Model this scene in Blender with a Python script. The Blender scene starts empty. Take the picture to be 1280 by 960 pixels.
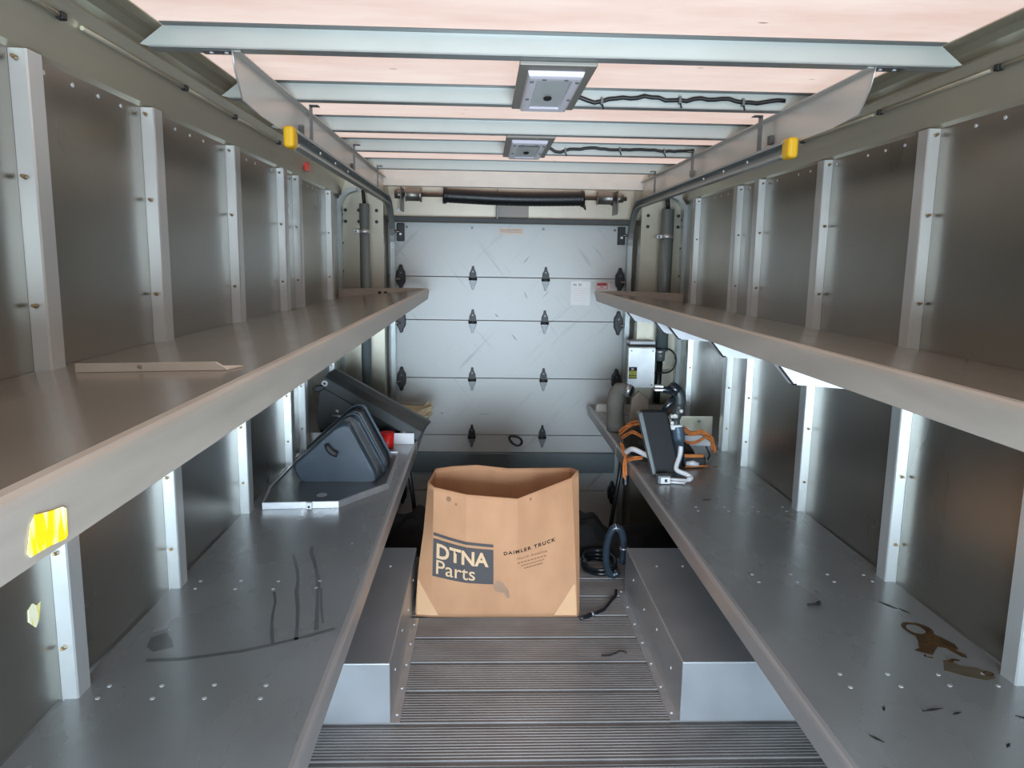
import bpy, bmesh, math, random
from mathutils import Vector, Matrix
random.seed(7)
scene = bpy.context.scene
COL = scene.collection
PI = math.pi

# ---------------------------------------------------------------- materials
def lin(c):
    return tuple((v/12.92 if v <= .04045 else ((v+.055)/1.055)**2.4) for v in (x/255 for x in c))

def new_mat(name):
    m = bpy.data.materials.new(name); m.use_nodes = True
    nt = m.node_tree; nt.nodes.clear()
    out = nt.nodes.new('ShaderNodeOutputMaterial')
    return m, nt, out

def surf(name, rgb, rough=.5, metal=0., var=.08, scale=6., stretch=(1, 1, 1), rvar=.03, bump=0., bscale=80.,
         spec=.5, coat=0., rgb2=None, lo=.2, hi=.8, aniso=0.):
    """Principled surface; a noise mottles colour and roughness."""
    m, nt, out = new_mat(name)
    N = nt.nodes; L = nt.links
    b = N.new('ShaderNodeBsdfPrincipled')
    L.new(b.outputs[0], out.inputs[0])
    b.inputs['Metallic'].default_value = metal
    b.inputs['Specular IOR Level'].default_value = spec
    b.inputs['Coat Weight'].default_value = coat
    b.inputs['Coat Roughness'].default_value = .12
    if aniso: b.inputs['Anisotropic'].default_value = aniso
    tc = N.new('ShaderNodeTexCoord'); mp = N.new('ShaderNodeMapping')
    mp.inputs['Scale'].default_value = stretch
    L.new(tc.outputs['Object'], mp.inputs[0])
    n = N.new('ShaderNodeTexNoise'); n.inputs['Scale'].default_value = scale; n.inputs['Detail'].default_value = 3
    n.inputs['Roughness'].default_value = .5
    L.new(mp.outputs[0], n.inputs['Vector'])
    c = lin(rgb)
    a = tuple(max(0, x*(1-var)) for x in c); z = lin(rgb2) if rgb2 else tuple(min(1, x*(1+var)) for x in c)
    fr = N.new('ShaderNodeMapRange'); fr.inputs[1].default_value = lo; fr.inputs[2].default_value = hi
    r = N.new('ShaderNodeMix'); r.data_type = 'RGBA'
    r.inputs[6].default_value = (*a, 1); r.inputs[7].default_value = (*z, 1)
    L.new(n.outputs[0], fr.inputs[0]); L.new(fr.outputs[0], r.inputs[0]); L.new(r.outputs[2], b.inputs['Base Color'])
    mr = N.new('ShaderNodeMapRange')
    mr.inputs[1].default_value = .2; mr.inputs[2].default_value = .8
    mr.inputs[3].default_value = max(0, rough-rvar); mr.inputs[4].default_value = min(1, rough+rvar)
    L.new(n.outputs[0], mr.inputs[0]); L.new(mr.outputs[0], b.inputs['Roughness'])
    if bump:
        n2 = N.new('ShaderNodeTexNoise'); n2.inputs['Scale'].default_value = bscale; n2.inputs['Detail'].default_value = 4
        L.new(mp.outputs[0], n2.inputs['Vector'])
        bp = N.new('ShaderNodeBump'); bp.inputs['Strength'].default_value = bump; bp.inputs['Distance'].default_value = .01
        L.new(n2.outputs[0], bp.inputs['Height']); L.new(bp.outputs[0], b.inputs['Normal'])
    return m

M = {}
M['wall'] = surf('wall_aluminium', (153, 151, 143), .30, .92, .10, 3, (1, 1, .6), .05, spec=.5)
M['post'] = surf('post_aluminium', (204, 208, 207), .34, .6, .05, 5, (1, 1, .3), .06)
M['cove'] = surf('cove_aluminium', (188, 184, 166), .40, .65, .08, 3, (1, .4, 1), .06)
M['recess'] = surf('roof_corner_metal', (150, 148, 138), .42, .7, .1, 5)
M['bow'] = surf('bow_galvanised', (186, 191, 184), .40, .25, .05, 9, (.5, 1, 1), .06)
M['shield'] = surf('shield_sheet', (196, 192, 184), .30, .35, .05, 4, (1, .5, 1), .04)
M['shelf_top'] = surf('shelf_deck_upper', (144, 136, 125), .20, .38, .10, 4, (1, .5, 1), .06)
M['shelf_low'] = surf('shelf_deck_lower', (150, 153, 154), .27, .45, .10, 4, (1, .5, 1), .07)
M['lip'] = surf('shelf_lip_metal', (170, 163, 152), .42, .2, .09, 7, (1, .35, 3), .08, rgb2=(190, 184, 174))
M['lip_low'] = surf('shelf_lip_lower_metal', (166, 164, 164), .36, .35, .10, 7, (1, .35, 1), .08)
M['white'] = surf('bracket_white', (226, 228, 230), .45, .1, .04, 8)
M['door'] = None
M['floor'] = surf('ribbed_floor_aluminium', (122, 119, 117), .46, .5, .16, 3.5, (1, 1.6, 1), .06, rgb2=(148, 145, 143))
M['wheelbox'] = surf('wheel_housing_metal', (164, 167, 170), .38, .45, .10, 5, (1, 1, 1), .07)
M['well'] = surf('step_well_dark', (36, 38, 40), .6, .2, .2, 6)
M['jamb'] = surf('jamb_aluminium', (164, 159, 144), .34, .75, .10, 4, (1, 1, .4), .06)
M['track'] = surf('track_galvanised', (160, 166, 165), .42, .6, .12, 14, (1, 1, 1), .08)
M['pipe'] = surf('pipe_grey_paint', (116, 128, 128), .38, .15, .08, 9)
M['black'] = surf('black_plastic', (22, 24, 25), .42, 0, .2, 20, bump=.05)
M['blackmetal'] = surf('black_bracket', (24, 26, 27), .45, .1, .2, 30)
M['greymetal'] = surf('grey_bracket', (106, 108, 108), .42, .55, .12, 30)
M['steel'] = surf('worn_steel', (140, 138, 132), .4, .85, .12, 20)
M['rust'] = surf('rusty_shaft', (120, 104, 92), .55, .6, .2, 20)
M['yellow'] = surf('yellow_rubber', (226, 178, 26), .55, 0, .08, 16)
M['screw'] = surf('brass_screw', (150, 128, 92), .4, .7, .1, 30)
M['rivet'] = surf('rivet_white', (206, 208, 210), .35, .3, .04, 30)
M['header'] = surf('header_panel', (214, 206, 194), .5, .15, .07, 9, (1, 1, 2))
M['transom'] = surf('transom_panel', (194, 186, 168), .42, .4, .12, 4)
M['seal'] = surf('door_seal_rubber', (72, 76, 76), .6, 0, .12, 12)
M['cloth'] = surf('black_tarp', (13, 14, 15), .85, 0, .25, 18, bump=.5, bscale=24)
M['hose'] = surf('hose_black', (26, 30, 34), .30, 0, .2, 20)
M['hoseblue'] = surf('hose_blue_grey', (46, 58, 68), .25, 0, .15, 12, coat=.3)
M['gunmetal'] = surf('glossy_dark_plastic', (56, 66, 76), .24, .1, .10, 8, coat=.35)
M['gundark'] = surf('dark_plastic_rim', (38, 44, 50), .22, .1, .12, 10, coat=.4)
M['tray'] = surf('tray_sheet', (92, 96, 98), .3, .55, .14, 6)
M['alu'] = surf('bright_aluminium', (206, 208, 210), .34, .75, .12, 14)
M['panelblk'] = surf('textured_black_panel', (40, 44, 43), .5, 0, .22, 6, bump=.12, bscale=60, rgb2=(60, 66, 66))
M['red'] = surf('red_plastic', (222, 34, 30), .4, 0, .06, 8)
M['redglare'] = surf('red_glare_colour', (232, 70, 62), .2, 0, .06, 20)  # red of a light glare, put into the surface colour
M['cream'] = surf('cream_paper', (196, 182, 150), .8, 0, .1, 14, bump=.2, bscale=20)
M['olive'] = surf('grey_canvas', (112, 110, 102), .85, 0, .16, 10, bump=.4, bscale=40)
M['orange'] = surf('orange_cord', (176, 98, 40), .75, 0, .3, 30, rgb2=(214, 130, 66))
M['bag'] = surf('black_bag_fabric', (22, 20, 19), .8, 0, .3, 12, bump=.4, bscale=30, rgb2=(44, 39, 35))
M['mirror'] = surf('black_mirror_back', (14, 17, 20), .6, 0, .12, 8)
M['mirroredge'] = surf('grey_mirror_edge', (118, 126, 128), .4, .3, .1, 14)
M['armgrey'] = surf('arm_grey', (70, 76, 76), .45, .3, .15, 16)
M['armblue'] = surf('arm_blue_grey', (84, 102, 116), .35, .2, .12, 16)
M['label'] = surf('label_white', (232, 233, 232), .5, 0, .02, 12)
M['labelred'] = surf('label_red', (176, 62, 64), .5, 0, .06, 30)
M['labelpink'] = surf('label_pink', (226, 190, 186), .5, 0, .06, 30)
M['labelbeige'] = surf('label_beige', (222, 206, 190), .5, 0, .05, 30)
M['labelyellow'] = surf('label_yellow_green', (200, 204, 86), .5, 0, .1, 40)
M['ink'] = surf('ink_black', (34, 32, 34), .6, 0, .1, 40)
M['inkfaint'] = surf('ink_faint_brown', (150, 112, 84), .75, 0, .1, 60)
M['inkbox'] = surf('ink_box_brown', (58, 36, 24), .75, 0, .12, 60)
M['logo'] = surf('logo_charcoal', (82, 78, 78), .75, 0, .08, 30)
M['logotext'] = surf('logo_cream', (226, 190, 150), .75, 0, .04, 30)
M['card'] = surf('corrugated_card', (188, 138, 100), .78, 0, .07, 7, (1, 1, .6), .05, bump=.06, bscale=60, rgb2=(206, 156, 117))
M['cardin'] = M['card']
M['lens'] = surf('lamp_lens', (186, 190, 188), .3, 0, .05, 12, spec=.5)
M['bezel'] = surf('lamp_bezel', (232, 226, 234), .3, .1, .03, 12)
M['lampplate'] = surf('lamp_plate', (142, 136, 126), .5, .3, .06, 14)
M['oil'] = surf('oil_brown', (30, 18, 6), .16, 0, .6, 22, rgb2=(96, 66, 26), spec=.35)
M['oilthin'] = surf('oil_film', (112, 104, 88), .25, .25, .12, 30, rgb2=(96, 84, 62))
M['wet'] = surf('wet_mark', (112, 113, 114), .24, .45, .12, 30)
M['dirt'] = surf('dirt_black', (26, 24, 22), .8, 0, .2, 40)
M['rubscale'] = surf('rail_grey', (104, 114, 116), .45, .4, .1, 10)

def door_mat():
    """white painted panel with faint diagonal scuffs"""
    m, nt, out = new_mat('door_white_paint'); N = nt.nodes; L = nt.links
    b = N.new('ShaderNodeBsdfPrincipled'); L.new(b.outputs[0], out.inputs[0])
    b.inputs['Roughness'].default_value = .40; b.inputs['Metallic'].default_value = .08; b.inputs['Specular IOR Level'].default_value = .35
    tc = N.new('ShaderNodeTexCoord')
    def scuff(ang, sc, seed, lo, hi):
        mp = N.new('ShaderNodeMapping'); mp.inputs['Rotation'].default_value = (0, ang, 0)
        mp2 = N.new('ShaderNodeMapping')
        mp2.inputs['Scale'].default_value = (sc, 1, sc*.07); mp2.inputs['Location'].default_value = (seed, seed, seed)
        L.new(tc.outputs['Object'], mp.inputs[0]); L.new(mp.outputs[0], mp2.inputs[0])
        n = N.new('ShaderNodeTexNoise'); n.inputs['Scale'].default_value = 1; n.inputs['Detail'].default_value = 3
        L.new(mp2.outputs[0], n.inputs['Vector'])
        r = N.new('ShaderNodeMapRange'); r.inputs[1].default_value = lo; r.inputs[2].default_value = hi
        L.new(n.outputs[0], r.inputs[0]); return r
    s1 = scuff(.7, 26, 3.1, .62, .78); s2 = scuff(-.75, 24, 9.7, .60, .76)
    big = N.new('ShaderNodeTexNoise'); big.inputs['Scale'].default_value = 2.2; L.new(tc.outputs['Object'], big.inputs['Vector'])
    bm = N.new('ShaderNodeMapRange'); bm.inputs[1].default_value = .45; bm.inputs[2].default_value = .6
    L.new(big.outputs[0], bm.inputs[0])
    ad = N.new('ShaderNodeMath'); ad.operation = 'MAXIMUM'; L.new(s1.outputs[0], ad.inputs[0]); L.new(s2.outputs[0], ad.inputs[1])
    mu = N.new('ShaderNodeMath'); mu.operation = 'MULTIPLY'; L.new(ad.outputs[0], mu.inputs[0]); L.new(bm.outputs[0], mu.inputs[1])
    m2 = N.new('ShaderNodeMath'); m2.operation = 'MULTIPLY'; m2.inputs[1].default_value = .55; L.new(mu.outputs[0], m2.inputs[0])
    mix = N.new('ShaderNodeMix'); mix.data_type = 'RGBA'
    mix.inputs[6].default_value = (*lin((188, 191, 188)), 1); mix.inputs[7].default_value = (*lin((120, 122, 122)), 1)
    L.new(m2.outputs[0], mix.inputs[0]); L.new(mix.outputs[2], b.inputs['Base Color'])
    return m
M['door'] = door_mat()

def ceiling_mat():
    """translucent fibreglass roof skin lit through by the sky"""
    m, nt, out = new_mat('fibreglass_roof'); N = nt.nodes; L = nt.links
    tc = N.new('ShaderNodeTexCoord')
    n = N.new('ShaderNodeTexNoise'); n.inputs['Scale'].default_value = 2.4; n.inputs['Detail'].default_value = 7; n.inputs['Roughness'].default_value = .65
    mp = N.new('ShaderNodeMapping'); mp.inputs['Scale'].default_value = (.6, 2, 1)
    L.new(tc.outputs['Object'], mp.inputs[0]); L.new(mp.outputs[0], n.inputs['Vector'])
    r = N.new('ShaderNodeValToRGB')
    r.color_ramp.elements[0].position = .35; r.color_ramp.elements[1].position = .7
    r.color_ramp.elements[0].color = (*lin((226, 196, 182)), 1); r.color_ramp.elements[1].color = (*lin((240, 221, 209)), 1)
    L.new(n.outputs[0], r.inputs[0])
    # specks of dirt
    v = N.new('ShaderNodeTexVoronoi'); v.inputs['Scale'].default_value = 5.5; L.new(mp.outputs[0], v.inputs['Vector'])
    sp = N.new('ShaderNodeMapRange'); sp.inputs[1].default_value = .03; sp.inputs[2].default_value = .055; L.new(v.outputs['Distance'], sp.inputs[0])
    mx = N.new('ShaderNodeMix'); mx.data_type = 'RGBA'; mx.inputs[6].default_value = (*lin((140, 104, 80)), 1)
    L.new(sp.outputs[0], mx.inputs[0]); L.new(r.outputs[0], mx.inputs[7])
    t = N.new('ShaderNodeBsdfTranslucent'); d = N.new('ShaderNodeBsdfDiffuse')
    L.new(mx.outputs[2], t.inputs[0]); L.new(mx.outputs[2], d.inputs[0])
    ms = N.new('ShaderNodeMixShader'); ms.inputs[0].default_value = .5
    L.new(t.outputs[0], ms.inputs[1]); L.new(d.outputs[0], ms.inputs[2]); L.new(ms.outputs[0], out.inputs[0])
    return m
M['ceiling'] = ceiling_mat()

def sticker_mat():
    """yellow film weathered to white in upright streaks"""
    m, nt, out = new_mat('torn_yellow_film'); N = nt.nodes; L = nt.links
    b = N.new('ShaderNodeBsdfPrincipled'); L.new(b.outputs[0], out.inputs[0]); b.inputs['Roughness'].default_value = .4
    tc = N.new('ShaderNodeTexCoord'); mp = N.new('ShaderNodeMapping'); mp.inputs['Scale'].default_value = (1, 60, 14)
    L.new(tc.outputs['Object'], mp.inputs[0])
    n = N.new('ShaderNodeTexNoise'); n.inputs['Scale'].default_value = 1; L.new(mp.outputs[0], n.inputs['Vector'])
    r = N.new('ShaderNodeValToRGB'); r.color_ramp.elements[0].position = .46; r.color_ramp.elements[1].position = .58
    r.color_ramp.elements[0].color = (*lin((255, 226, 20)), 1); r.color_ramp.elements[1].color = (*lin((255, 250, 214)), 1)
    L.new(n.outputs[0], r.inputs[0]); L.new(r.outputs[0], b.inputs['Base Color'])
    return m
M['sticker'] = sticker_mat()

# ---------------------------------------------------------------- builders
class MB:
    def __init__(s): s.v = []; s.f = []; s.sm = []
    def add(s, vs, fs, smooth=False):
        o = len(s.v); s.v += [Vector(p) for p in vs]
        s.f += [tuple(i+o for i in f) for f in fs]; s.sm += [smooth]*len(fs); return s
    def box(s, x0, x1, y0, y1, z0, z1):
        if x0 > x1: x0, x1 = x1, x0
        vs = [(x, y, z) for x in (x0, x1) for y in (y0, y1) for z in (z0, z1)]
        return s.add(vs, [(0, 1, 3, 2), (4, 6, 7, 5), (0, 4, 5, 1), (2, 3, 7, 6), (0, 2, 6, 4), (1, 5, 7, 3)])
    def prism(s, pts, fn, a, b, caps=True, smooth=False):
        n = len(pts); vs = [fn(p, a) for p in pts]+[fn(p, b) for p in pts]
        fs = [(i, (i+1) % n, n+(i+1) % n, n+i) for i in range(n)]
        s.add(vs, fs, smooth)
        if caps: s.add(vs, [tuple(range(n-1, -1, -1)), tuple(range(n, 2*n))])
        return s
    def sheet(s, rows, smooth=False, close=False):
        n = len(rows[0]); vs = [p for r in rows for p in r]; fs = []
        m = n if close else n-1
        for i in range(len(rows)-1):
            for j in range(m):
                k = (j+1) % n
                fs.append((i*n+j, i*n+k, (i+1)*n+k, (i+1)*n+j))
        return s.add(vs, fs, smooth)
    def tube(s, path, r, n=10, caps=True):
        path = [Vector(p) for p in path]; rows = []
        rs = r if isinstance(r, (list, tuple)) else [r]*len(path)
        t0 = (path[1]-path[0]).normalized()
        u = t0.orthogonal().normalized()
        for i, p in enumerate(path):
            t = (path[min(i+1, len(path)-1)]-path[max(i-1, 0)]).normalized()
            u = (u-t*u.dot(t)); u = u.normalized() if u.length > 1e-6 else t.orthogonal().normalized()
            w = t.cross(u)
            rows.append([p+(u*math.cos(2*PI*k/n)+w*math.sin(2*PI*k/n))*rs[i] for k in range(n)])
        s.sheet(rows, True, True)
        if caps:
            s.add(rows[0], [tuple(range(n-1, -1, -1))]); s.add(rows[-1], [tuple(range(n))])
        return s
    def disc(s, c, nrm, r, h, n=14):
        c = Vector(c); nrm = Vector(nrm).normalized()
        return s.tube([c, c+nrm*h], r, n)
    def ball(s, c, rx, ry, rz, nu=12, nv=8):
        c = Vector(c); rows = []
        for i in range(nv+1):
            t = PI*i/nv
            rows.append([c+Vector((rx*math.sin(t)*math.cos(2*PI*k/nu), ry*math.sin(t)*math.sin(2*PI*k/nu), rz*math.cos(t))) for k in range(nu)])
        return s.sheet(rows, True, True)
    def build(s, name, mat, parent=None, bevel=0, seg=2, label=None, smooth_all=False):
        off = Vector((0, 0, 0)); p = parent
        while p is not None: off += p.location; p = p.parent
        me = bpy.data.meshes.new(name)
        me.from_pydata([tuple(v-off) for v in s.v], [], s.f)
        for i, po in enumerate(me.polygons): po.use_smooth = s.sm[i] or smooth_all
        bm = bmesh.new(); bm.from_mesh(me)
        bmesh.ops.remove_doubles(bm, verts=bm.verts, dist=1e-5)
        bmesh.ops.recalc_face_normals(bm, faces=bm.faces)
        bm.to_mesh(me); bm.free()
        me.materials.append(mat)
        o = bpy.data.objects.new(name, me); COL.objects.link(o)
        if parent is not None: o.parent = parent
        if bevel:
            b = o.modifiers.new('soft', 'BEVEL'); b.width = bevel; b.segments = seg; b.limit_method = 'ANGLE'; b.angle_limit = .6
        if label: o['label'] = label
        return o

def tag(o, label, cat, group=None, kind=None):
    if label: o['label'] = label
    if cat: o['category'] = cat
    if group: o['group'] = group
    if kind: o['kind'] = kind
    return o
def empty(name, loc, label=None, cat=None, group=None, kind=None):
    o = bpy.data.objects.new(name, None); COL.objects.link(o); o.location = loc; o.empty_display_size = .05
    return tag(o, label, cat, group, kind)
def struct(o): o['kind'] = 'structure'; return o
def copy_tree(o, parent=None):
    c = o.copy(); COL.objects.link(c); c.parent = parent
    for ch in o.children: copy_tree(ch, c)
    return c
def dup(o, delta, parent=None):
    """copy of one part, moved by delta"""
    c = o.copy(); COL.objects.link(c); c.location = o.location+Vector(delta)
    c.parent = parent if parent is not None else o.parent
    return c

XC = .20
def dx(s, d): return XC+s*d            # s=-1 left wall side, +1 right; d distance from the centreline
Y0, Y1 = -1.3, 5.32                    # body length
DW = 1.18                              # half width to the wall skin
SIDE = {-1: 'yellow-sticker side', 1: 'junction-box side'}

# ---------------------------------------------------------------- room shell
def floor():
    pr = []                                # ribbed plank extrusions across the body
    pitch = .2055; y = 2.434-18*pitch
    prof = []
    while y < 4.28:
        prof += [(y, -.006), (y+.020, -.006), (y+.021, 0)]
        nrib = 11; w = (pitch-.030)/nrib
        for i in range(nrib):
            a = y+.021+i*w
            prof += [(a+.1*w, 0), (a+.55*w, 0), (a+.65*w, -.0035), (a+.95*w, -.0035)]
        prof += [(y+pitch-.009, 0)]
        y += pitch
    rows = [[(dx(-1, DW), a, z) for a, z in prof], [(dx(1, DW), a, z) for a, z in prof]]
    mb = MB().sheet(rows)
    e = prof[-1][0]
    mb.add([(dx(-1, DW), e, 0), (dx(1, DW), e, 0), (dx(1, DW), e, -.7), (dx(-1, DW), e, -.7)], [(0, 1, 2, 3)])
    struct(mb.build('floor', M['floor']))
    s = MB().box(dx(-1, DW), dx(1, DW), e, 5.75, -.74, -.70)
    struct(s.build('floor_step_well', M['well']))
floor()

rivet_root = None
def wall(s, name):
    x = dx(s, DW)
    mb = MB().box(x, x+s*.03, Y0, Y1, -.72, 2.03)
    w = struct(mb.build(name, M['wall']))
    r0 = MB().disc((x, 1.2, 1.998), (-s, 0, 0), .0055, .003, 8).build('rivet', M['rivet'], w)
    for i in range(1, 34):
        if i % 5 != 4: dup(r0, (0, i*.122, 0))
    return w
WL = wall(-1, 'wall_left'); WR = wall(1, 'wall_right')
scrap = [(-.98, 1.587, .838), (-.98, 1.604, .846), (-.98, 1.618, .835), (-.98, 1.633, .838), (-.98, 1.622, .800), (-.98, 1.609, .788), (-.98, 1.585, .812)]
MB().prism(scrap, lambda p, a: (p[0]+a, p[1], p[2]), .0003, .0018).build('sticker_scrap', M['sticker'], WL, label='torn scrap of yellow sticker')

def cove(s, name):
    P = [(1.18, 2.02), (1.168, 2.03), (1.155, 2.075), (1.138, 2.125), (1.126, 2.142), (1.118, 2.152), (1.122, 2.160), (1.135, 2.158),
         (1.155, 2.165), (1.165, 2.180), (1.155, 2.202), (1.13, 2.213), (1.095, 2.212), (1.085, 2.204), (1.055, 2.203), (1.055, 2.209), (1.085, 2.215),
         (1.20, 2.235), (1.21, 2.02)]
    mb = MB().prism(P, lambda p, a: (dx(s, p[0]), a, p[1]), Y0, Y1)
    o = struct(mb.build(name, M['cove'], smooth_all=False))
    return o
cove(-1, 'trim_1'); cove(1, 'trim_2')
struct(MB().add([(dx(-1, 1.09), Y0, 2.206), (dx(1, 1.09), Y0, 2.206), (dx(1, 1.09), 5.7, 2.206), (dx(-1, 1.09), 5.7, 2.206)], [(0, 1, 2, 3)]).build('ceiling', M['ceiling']))

# rear frame: header, jambs, transom
hd = struct(MB().box(dx(-1, .905), dx(1, .905), 5.27, 5.32, 2.093, 2.20).build('trim_3', M['header'], bevel=.003))
for s, nm in ((-1, 'trim_4'), (1, 'trim_5')):
    mb = MB().box(dx(s, .885), dx(s, 1.21), 5.32, 5.345, -.72, 2.23)
    mb.box(dx(s, .885), dx(s, .905), 5.345, 5.72, -.72, 2.23)
    j = struct(mb.build(nm, M['jamb']))
    b0 = MB().disc((dx(s, .93), 5.32, 1.93), (0, -1, 0), .012, .005, 8).build('bolt', M['blackmetal'], j)
    for k, zz in ((0, 1.855), (.12, 1.93), (.12, 1.855), (.21, 1.93), (.21, 1.855)):
        dup(b0, (s*k, 0, zz-1.93))
    bb = MB().disc((dx(s, .945), 5.32, .04), (0, -1, 0), .022, .012, 12).build('cap', M['rivet'], j, label='round white disc')  # plain white disc low on each jamb
tr = MB().box(dx(-1, .9), dx(1, .9), 5.62, 5.66, 1.86, 2.23)
struct(tr.build('wall_back', M['transom']))
struct(MB().box(dx(-1, .9), dx(1, .9), 5.53, 5.60, 1.872, 1.908).build('trim_6', M['seal'], bevel=.004))
# angle strips in the rear corners, arching over to the jamb
for s, nm in ((-1, 'trim_7'), (1, 'trim_8')):
    mb = MB()
    mb.box(dx(s, 1.155), dx(s, 1.18), 5.235, 5.32, -.1, 2.0)
    n = 10; rows = []
    for i in range(n+1):
        t = PI/2*i/n
        for_r = (.10, .155)
        rows.append([(dx(s, 1.155-.10+math.cos(t)*r*1), yy, 1.95+math.sin(t)*r) for r, yy in ((.10, 5.31), (.125, 5.31), (.125, 5.24), (.10, 5.24))])
    mb.sheet(rows, False, True)
    st = struct(mb.build(nm, M['track']))
    r0 = MB().disc((dx(s, 1.155), 5.28, 1.9), (-s, 0, 0), .008, .004, 8).build('rivet', M['blackmetal'], st)
    for i in range(1, 9): dup(r0, (0, 0, -.19*i))

# ---------------------------------------------------------------- roll-up door
door = empty('door_1', (XC, 5.6, 0), kind='structure')
HL = [1.872, 1.487, 1.172, .743, .310, -.122, -.60]
for i in range(6):
    MB().box(dx(-1, .90), dx(1, .90), 5.60, 5.625, HL[i+1]+.0022, HL[i]-.0022).build('door_panel', M['door'], door, bevel=.002)
MB().box(dx(-1, .9), dx(1, .9), 5.616, 5.63, -.6, 1.87).build('door_backing', M['ink'], door)
OUT = [(0.007, .086), (.012, .060), (.024, .036), (.026, .0), (.024, -.036), (.012, -.060), (.007, -.086)]
def outline(pts): return pts+[(-a, b) for a, b in reversed(pts)]
def make_hinge(x, z, big=1.0):
    up = [(a*big, b*big) for a, b in OUT[:4]]+[(.026*big, -.006)]
    h = MB().prism(outline(up), lambda p, a: (x+p[0], 5.60-a, z+p[1]), .0, .014).build('hinge', M['blackmetal'], door, bevel=.002, label='black door hinge with pointed leaves')
    lo = [(.026*big, -.016)]+[(a*big, b*big) for a, b in OUT[4:]]
    MB().prism(outline(lo), lambda p, a: (x+p[0], 5.60-a, z+p[1]), .0, .010).build('lower_leaf', M['greymetal'], h, bevel=.002)
    MB().tube([(x-.03*big, 5.582, z-.008), (x+.03*big, 5.582, z-.008)], .010, 10).build('pin', M['black'], h)
    MB().disc((x, 5.586, z+.045), (0, -1, 0), .007, .004, 8).build('bolt', M['greymetal'], h)
    return h
h0 = make_hinge(-.0765, HL[1]-.006)
for hx in (-.0765, .454):
    for hz in HL[1:5]:
        if not (hx < 0 and hz == HL[1]):
            c = copy_tree(h0, door); c.location = (hx+.0765, 0, hz-HL[1])
def make_roller(s, z):
    x = dx(s, .795)
    r = MB().prism(outline([(a*1.25, b*1.02) for a, b in OUT]), lambda p, a: (x+p[0], 5.60-a, z+p[1]), .0, .05).build('roller_bracket', M['blackmetal'], door, bevel=.006, label='black roller bracket at the door edge')
    MB().tube([(x, 5.535, z-.015), (x+s*.07, 5.535, z-.015)], .008, 8).build('axle', M['steel'], r)
    MB().tube([(x+s*.035, 5.535, z-.015), (x+s*.055, 5.535, z-.015)], .02, 12).build('roller', M['black'], r)
    MB().disc((x, 5.55, z+.03), (0, -1, 0), .006, .005, 8).build('bolt', M['greymetal'], r)
    return r
for s in (-1, 1):
    r0 = make_roller(s, HL[1]-.006)
    for hz in HL[2:6]:
        c = copy_tree(r0, door); c.location = (0, 0, hz-HL[1])
    x = dx(s, .795)
    tb = MB().box(x-.026, x+.026, 5.56, 5.60, 1.735, 1.86).build('top_bracket', M['blackmetal'], door, bevel=.004)
    MB().disc((x, 5.56, 1.785), (0, -1, 0), .009, .003, 8).build('bolt', M['rivet'], tb)
    MB().tube([(x, 5.545, 1.80), (x+s*.05, 5.545, 1.80)], .008, 8).build('axle', M['steel'], tb)
b0 = None
for bx_ in (-.555, -.085, .43, .95):
    MB().disc((bx_, 5.60, 1.838), (0, -1, 0), .010, .004, 10).build('bolt', M['greymetal'], door)
# printed notices on the door
def sticker(name, x0, x1, z0, z1, mat, label, y=5.5995, t=.001, parent=door):
    return MB().box(x0, x1, y-t, y, z0, z1).build(name, mat, parent, label=label)
st = sticker('paper_notice', .642, .785, 1.292, 1.468, M['label'], 'white paper notice with faint print')
for k, (a, b_, zt, hh) in enumerate(((.655, .683, 1.447, .010), (.697, .706, 1.452, .018), (.710, .718, 1.452, .018))):
    MB().box(a, b_, 5.598, 5.5985, zt-hh, zt).build('print_mark', M['greymetal'], st)
for k in range(6):
    MB().box(.66, .765-.02*(k % 2), 5.598, 5.5985, 1.418-.018*k-.0025, 1.418-.018*k).build('print_line', M['labelbeige'], st)
st = sticker('red_notice', .828, .93, 1.408, 1.462, M['labelpink'], 'small red safety notice')
MB().box(.832, .905, 5.598, 5.5985, 1.438, 1.458).build('red_band', M['labelred'], st)
MB().box(.832, .905, 5.5975, 5.5982, 1.4115, 1.4145).build('print_line', M['labelred'], st)
MB().box(.855, .88, 5.5975, 5.5982, 1.426, 1.430).build('print_line', M['ink'], st)
MB().box(.907, .910, 5.5975, 5.5982, 1.4115, 1.458).build('print_line', M['ink'], st)
st = sticker('beige_notice', .104, .288, 1.797, 1.842, M['labelbeige'], 'beige printed strip at the door top')
for k in range(2): MB().box(.118, .274, 5.598, 5.5985, 1.812+.014*k, 1.815+.014*k).build('print_line', M['inkfaint'], st)
# scuffs where boxes hit the panels
def scuff(x, z, a, l, w):
    d = Vector((math.cos(a), 0, math.sin(a))); n = Vector((-d.z, 0, d.x))
    c = Vector((x, 5.599, z)); p = [c-d*l, c-d*l*.3+n*w, c+d*l, c+d*l*.2-n*w*.8]
    MB().add([tuple(v) for v in p], [(0, 1, 2, 3)]).build('scuff_mark', M['greymetal'], door)
for a in ((.31, 1.615, .95, .035, .004), (.312, 1.361, 2.0, .03, .008), (.232, 1.05, 2.3, .034, .007), (.46, 1.37, .85, .05, .003), (.10, 1.21, 2.4, .02, .008),
          (.02, .47, 0, .06, .002), (-.30, .475, 0, .012, .006)): scuff(*a)
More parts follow.
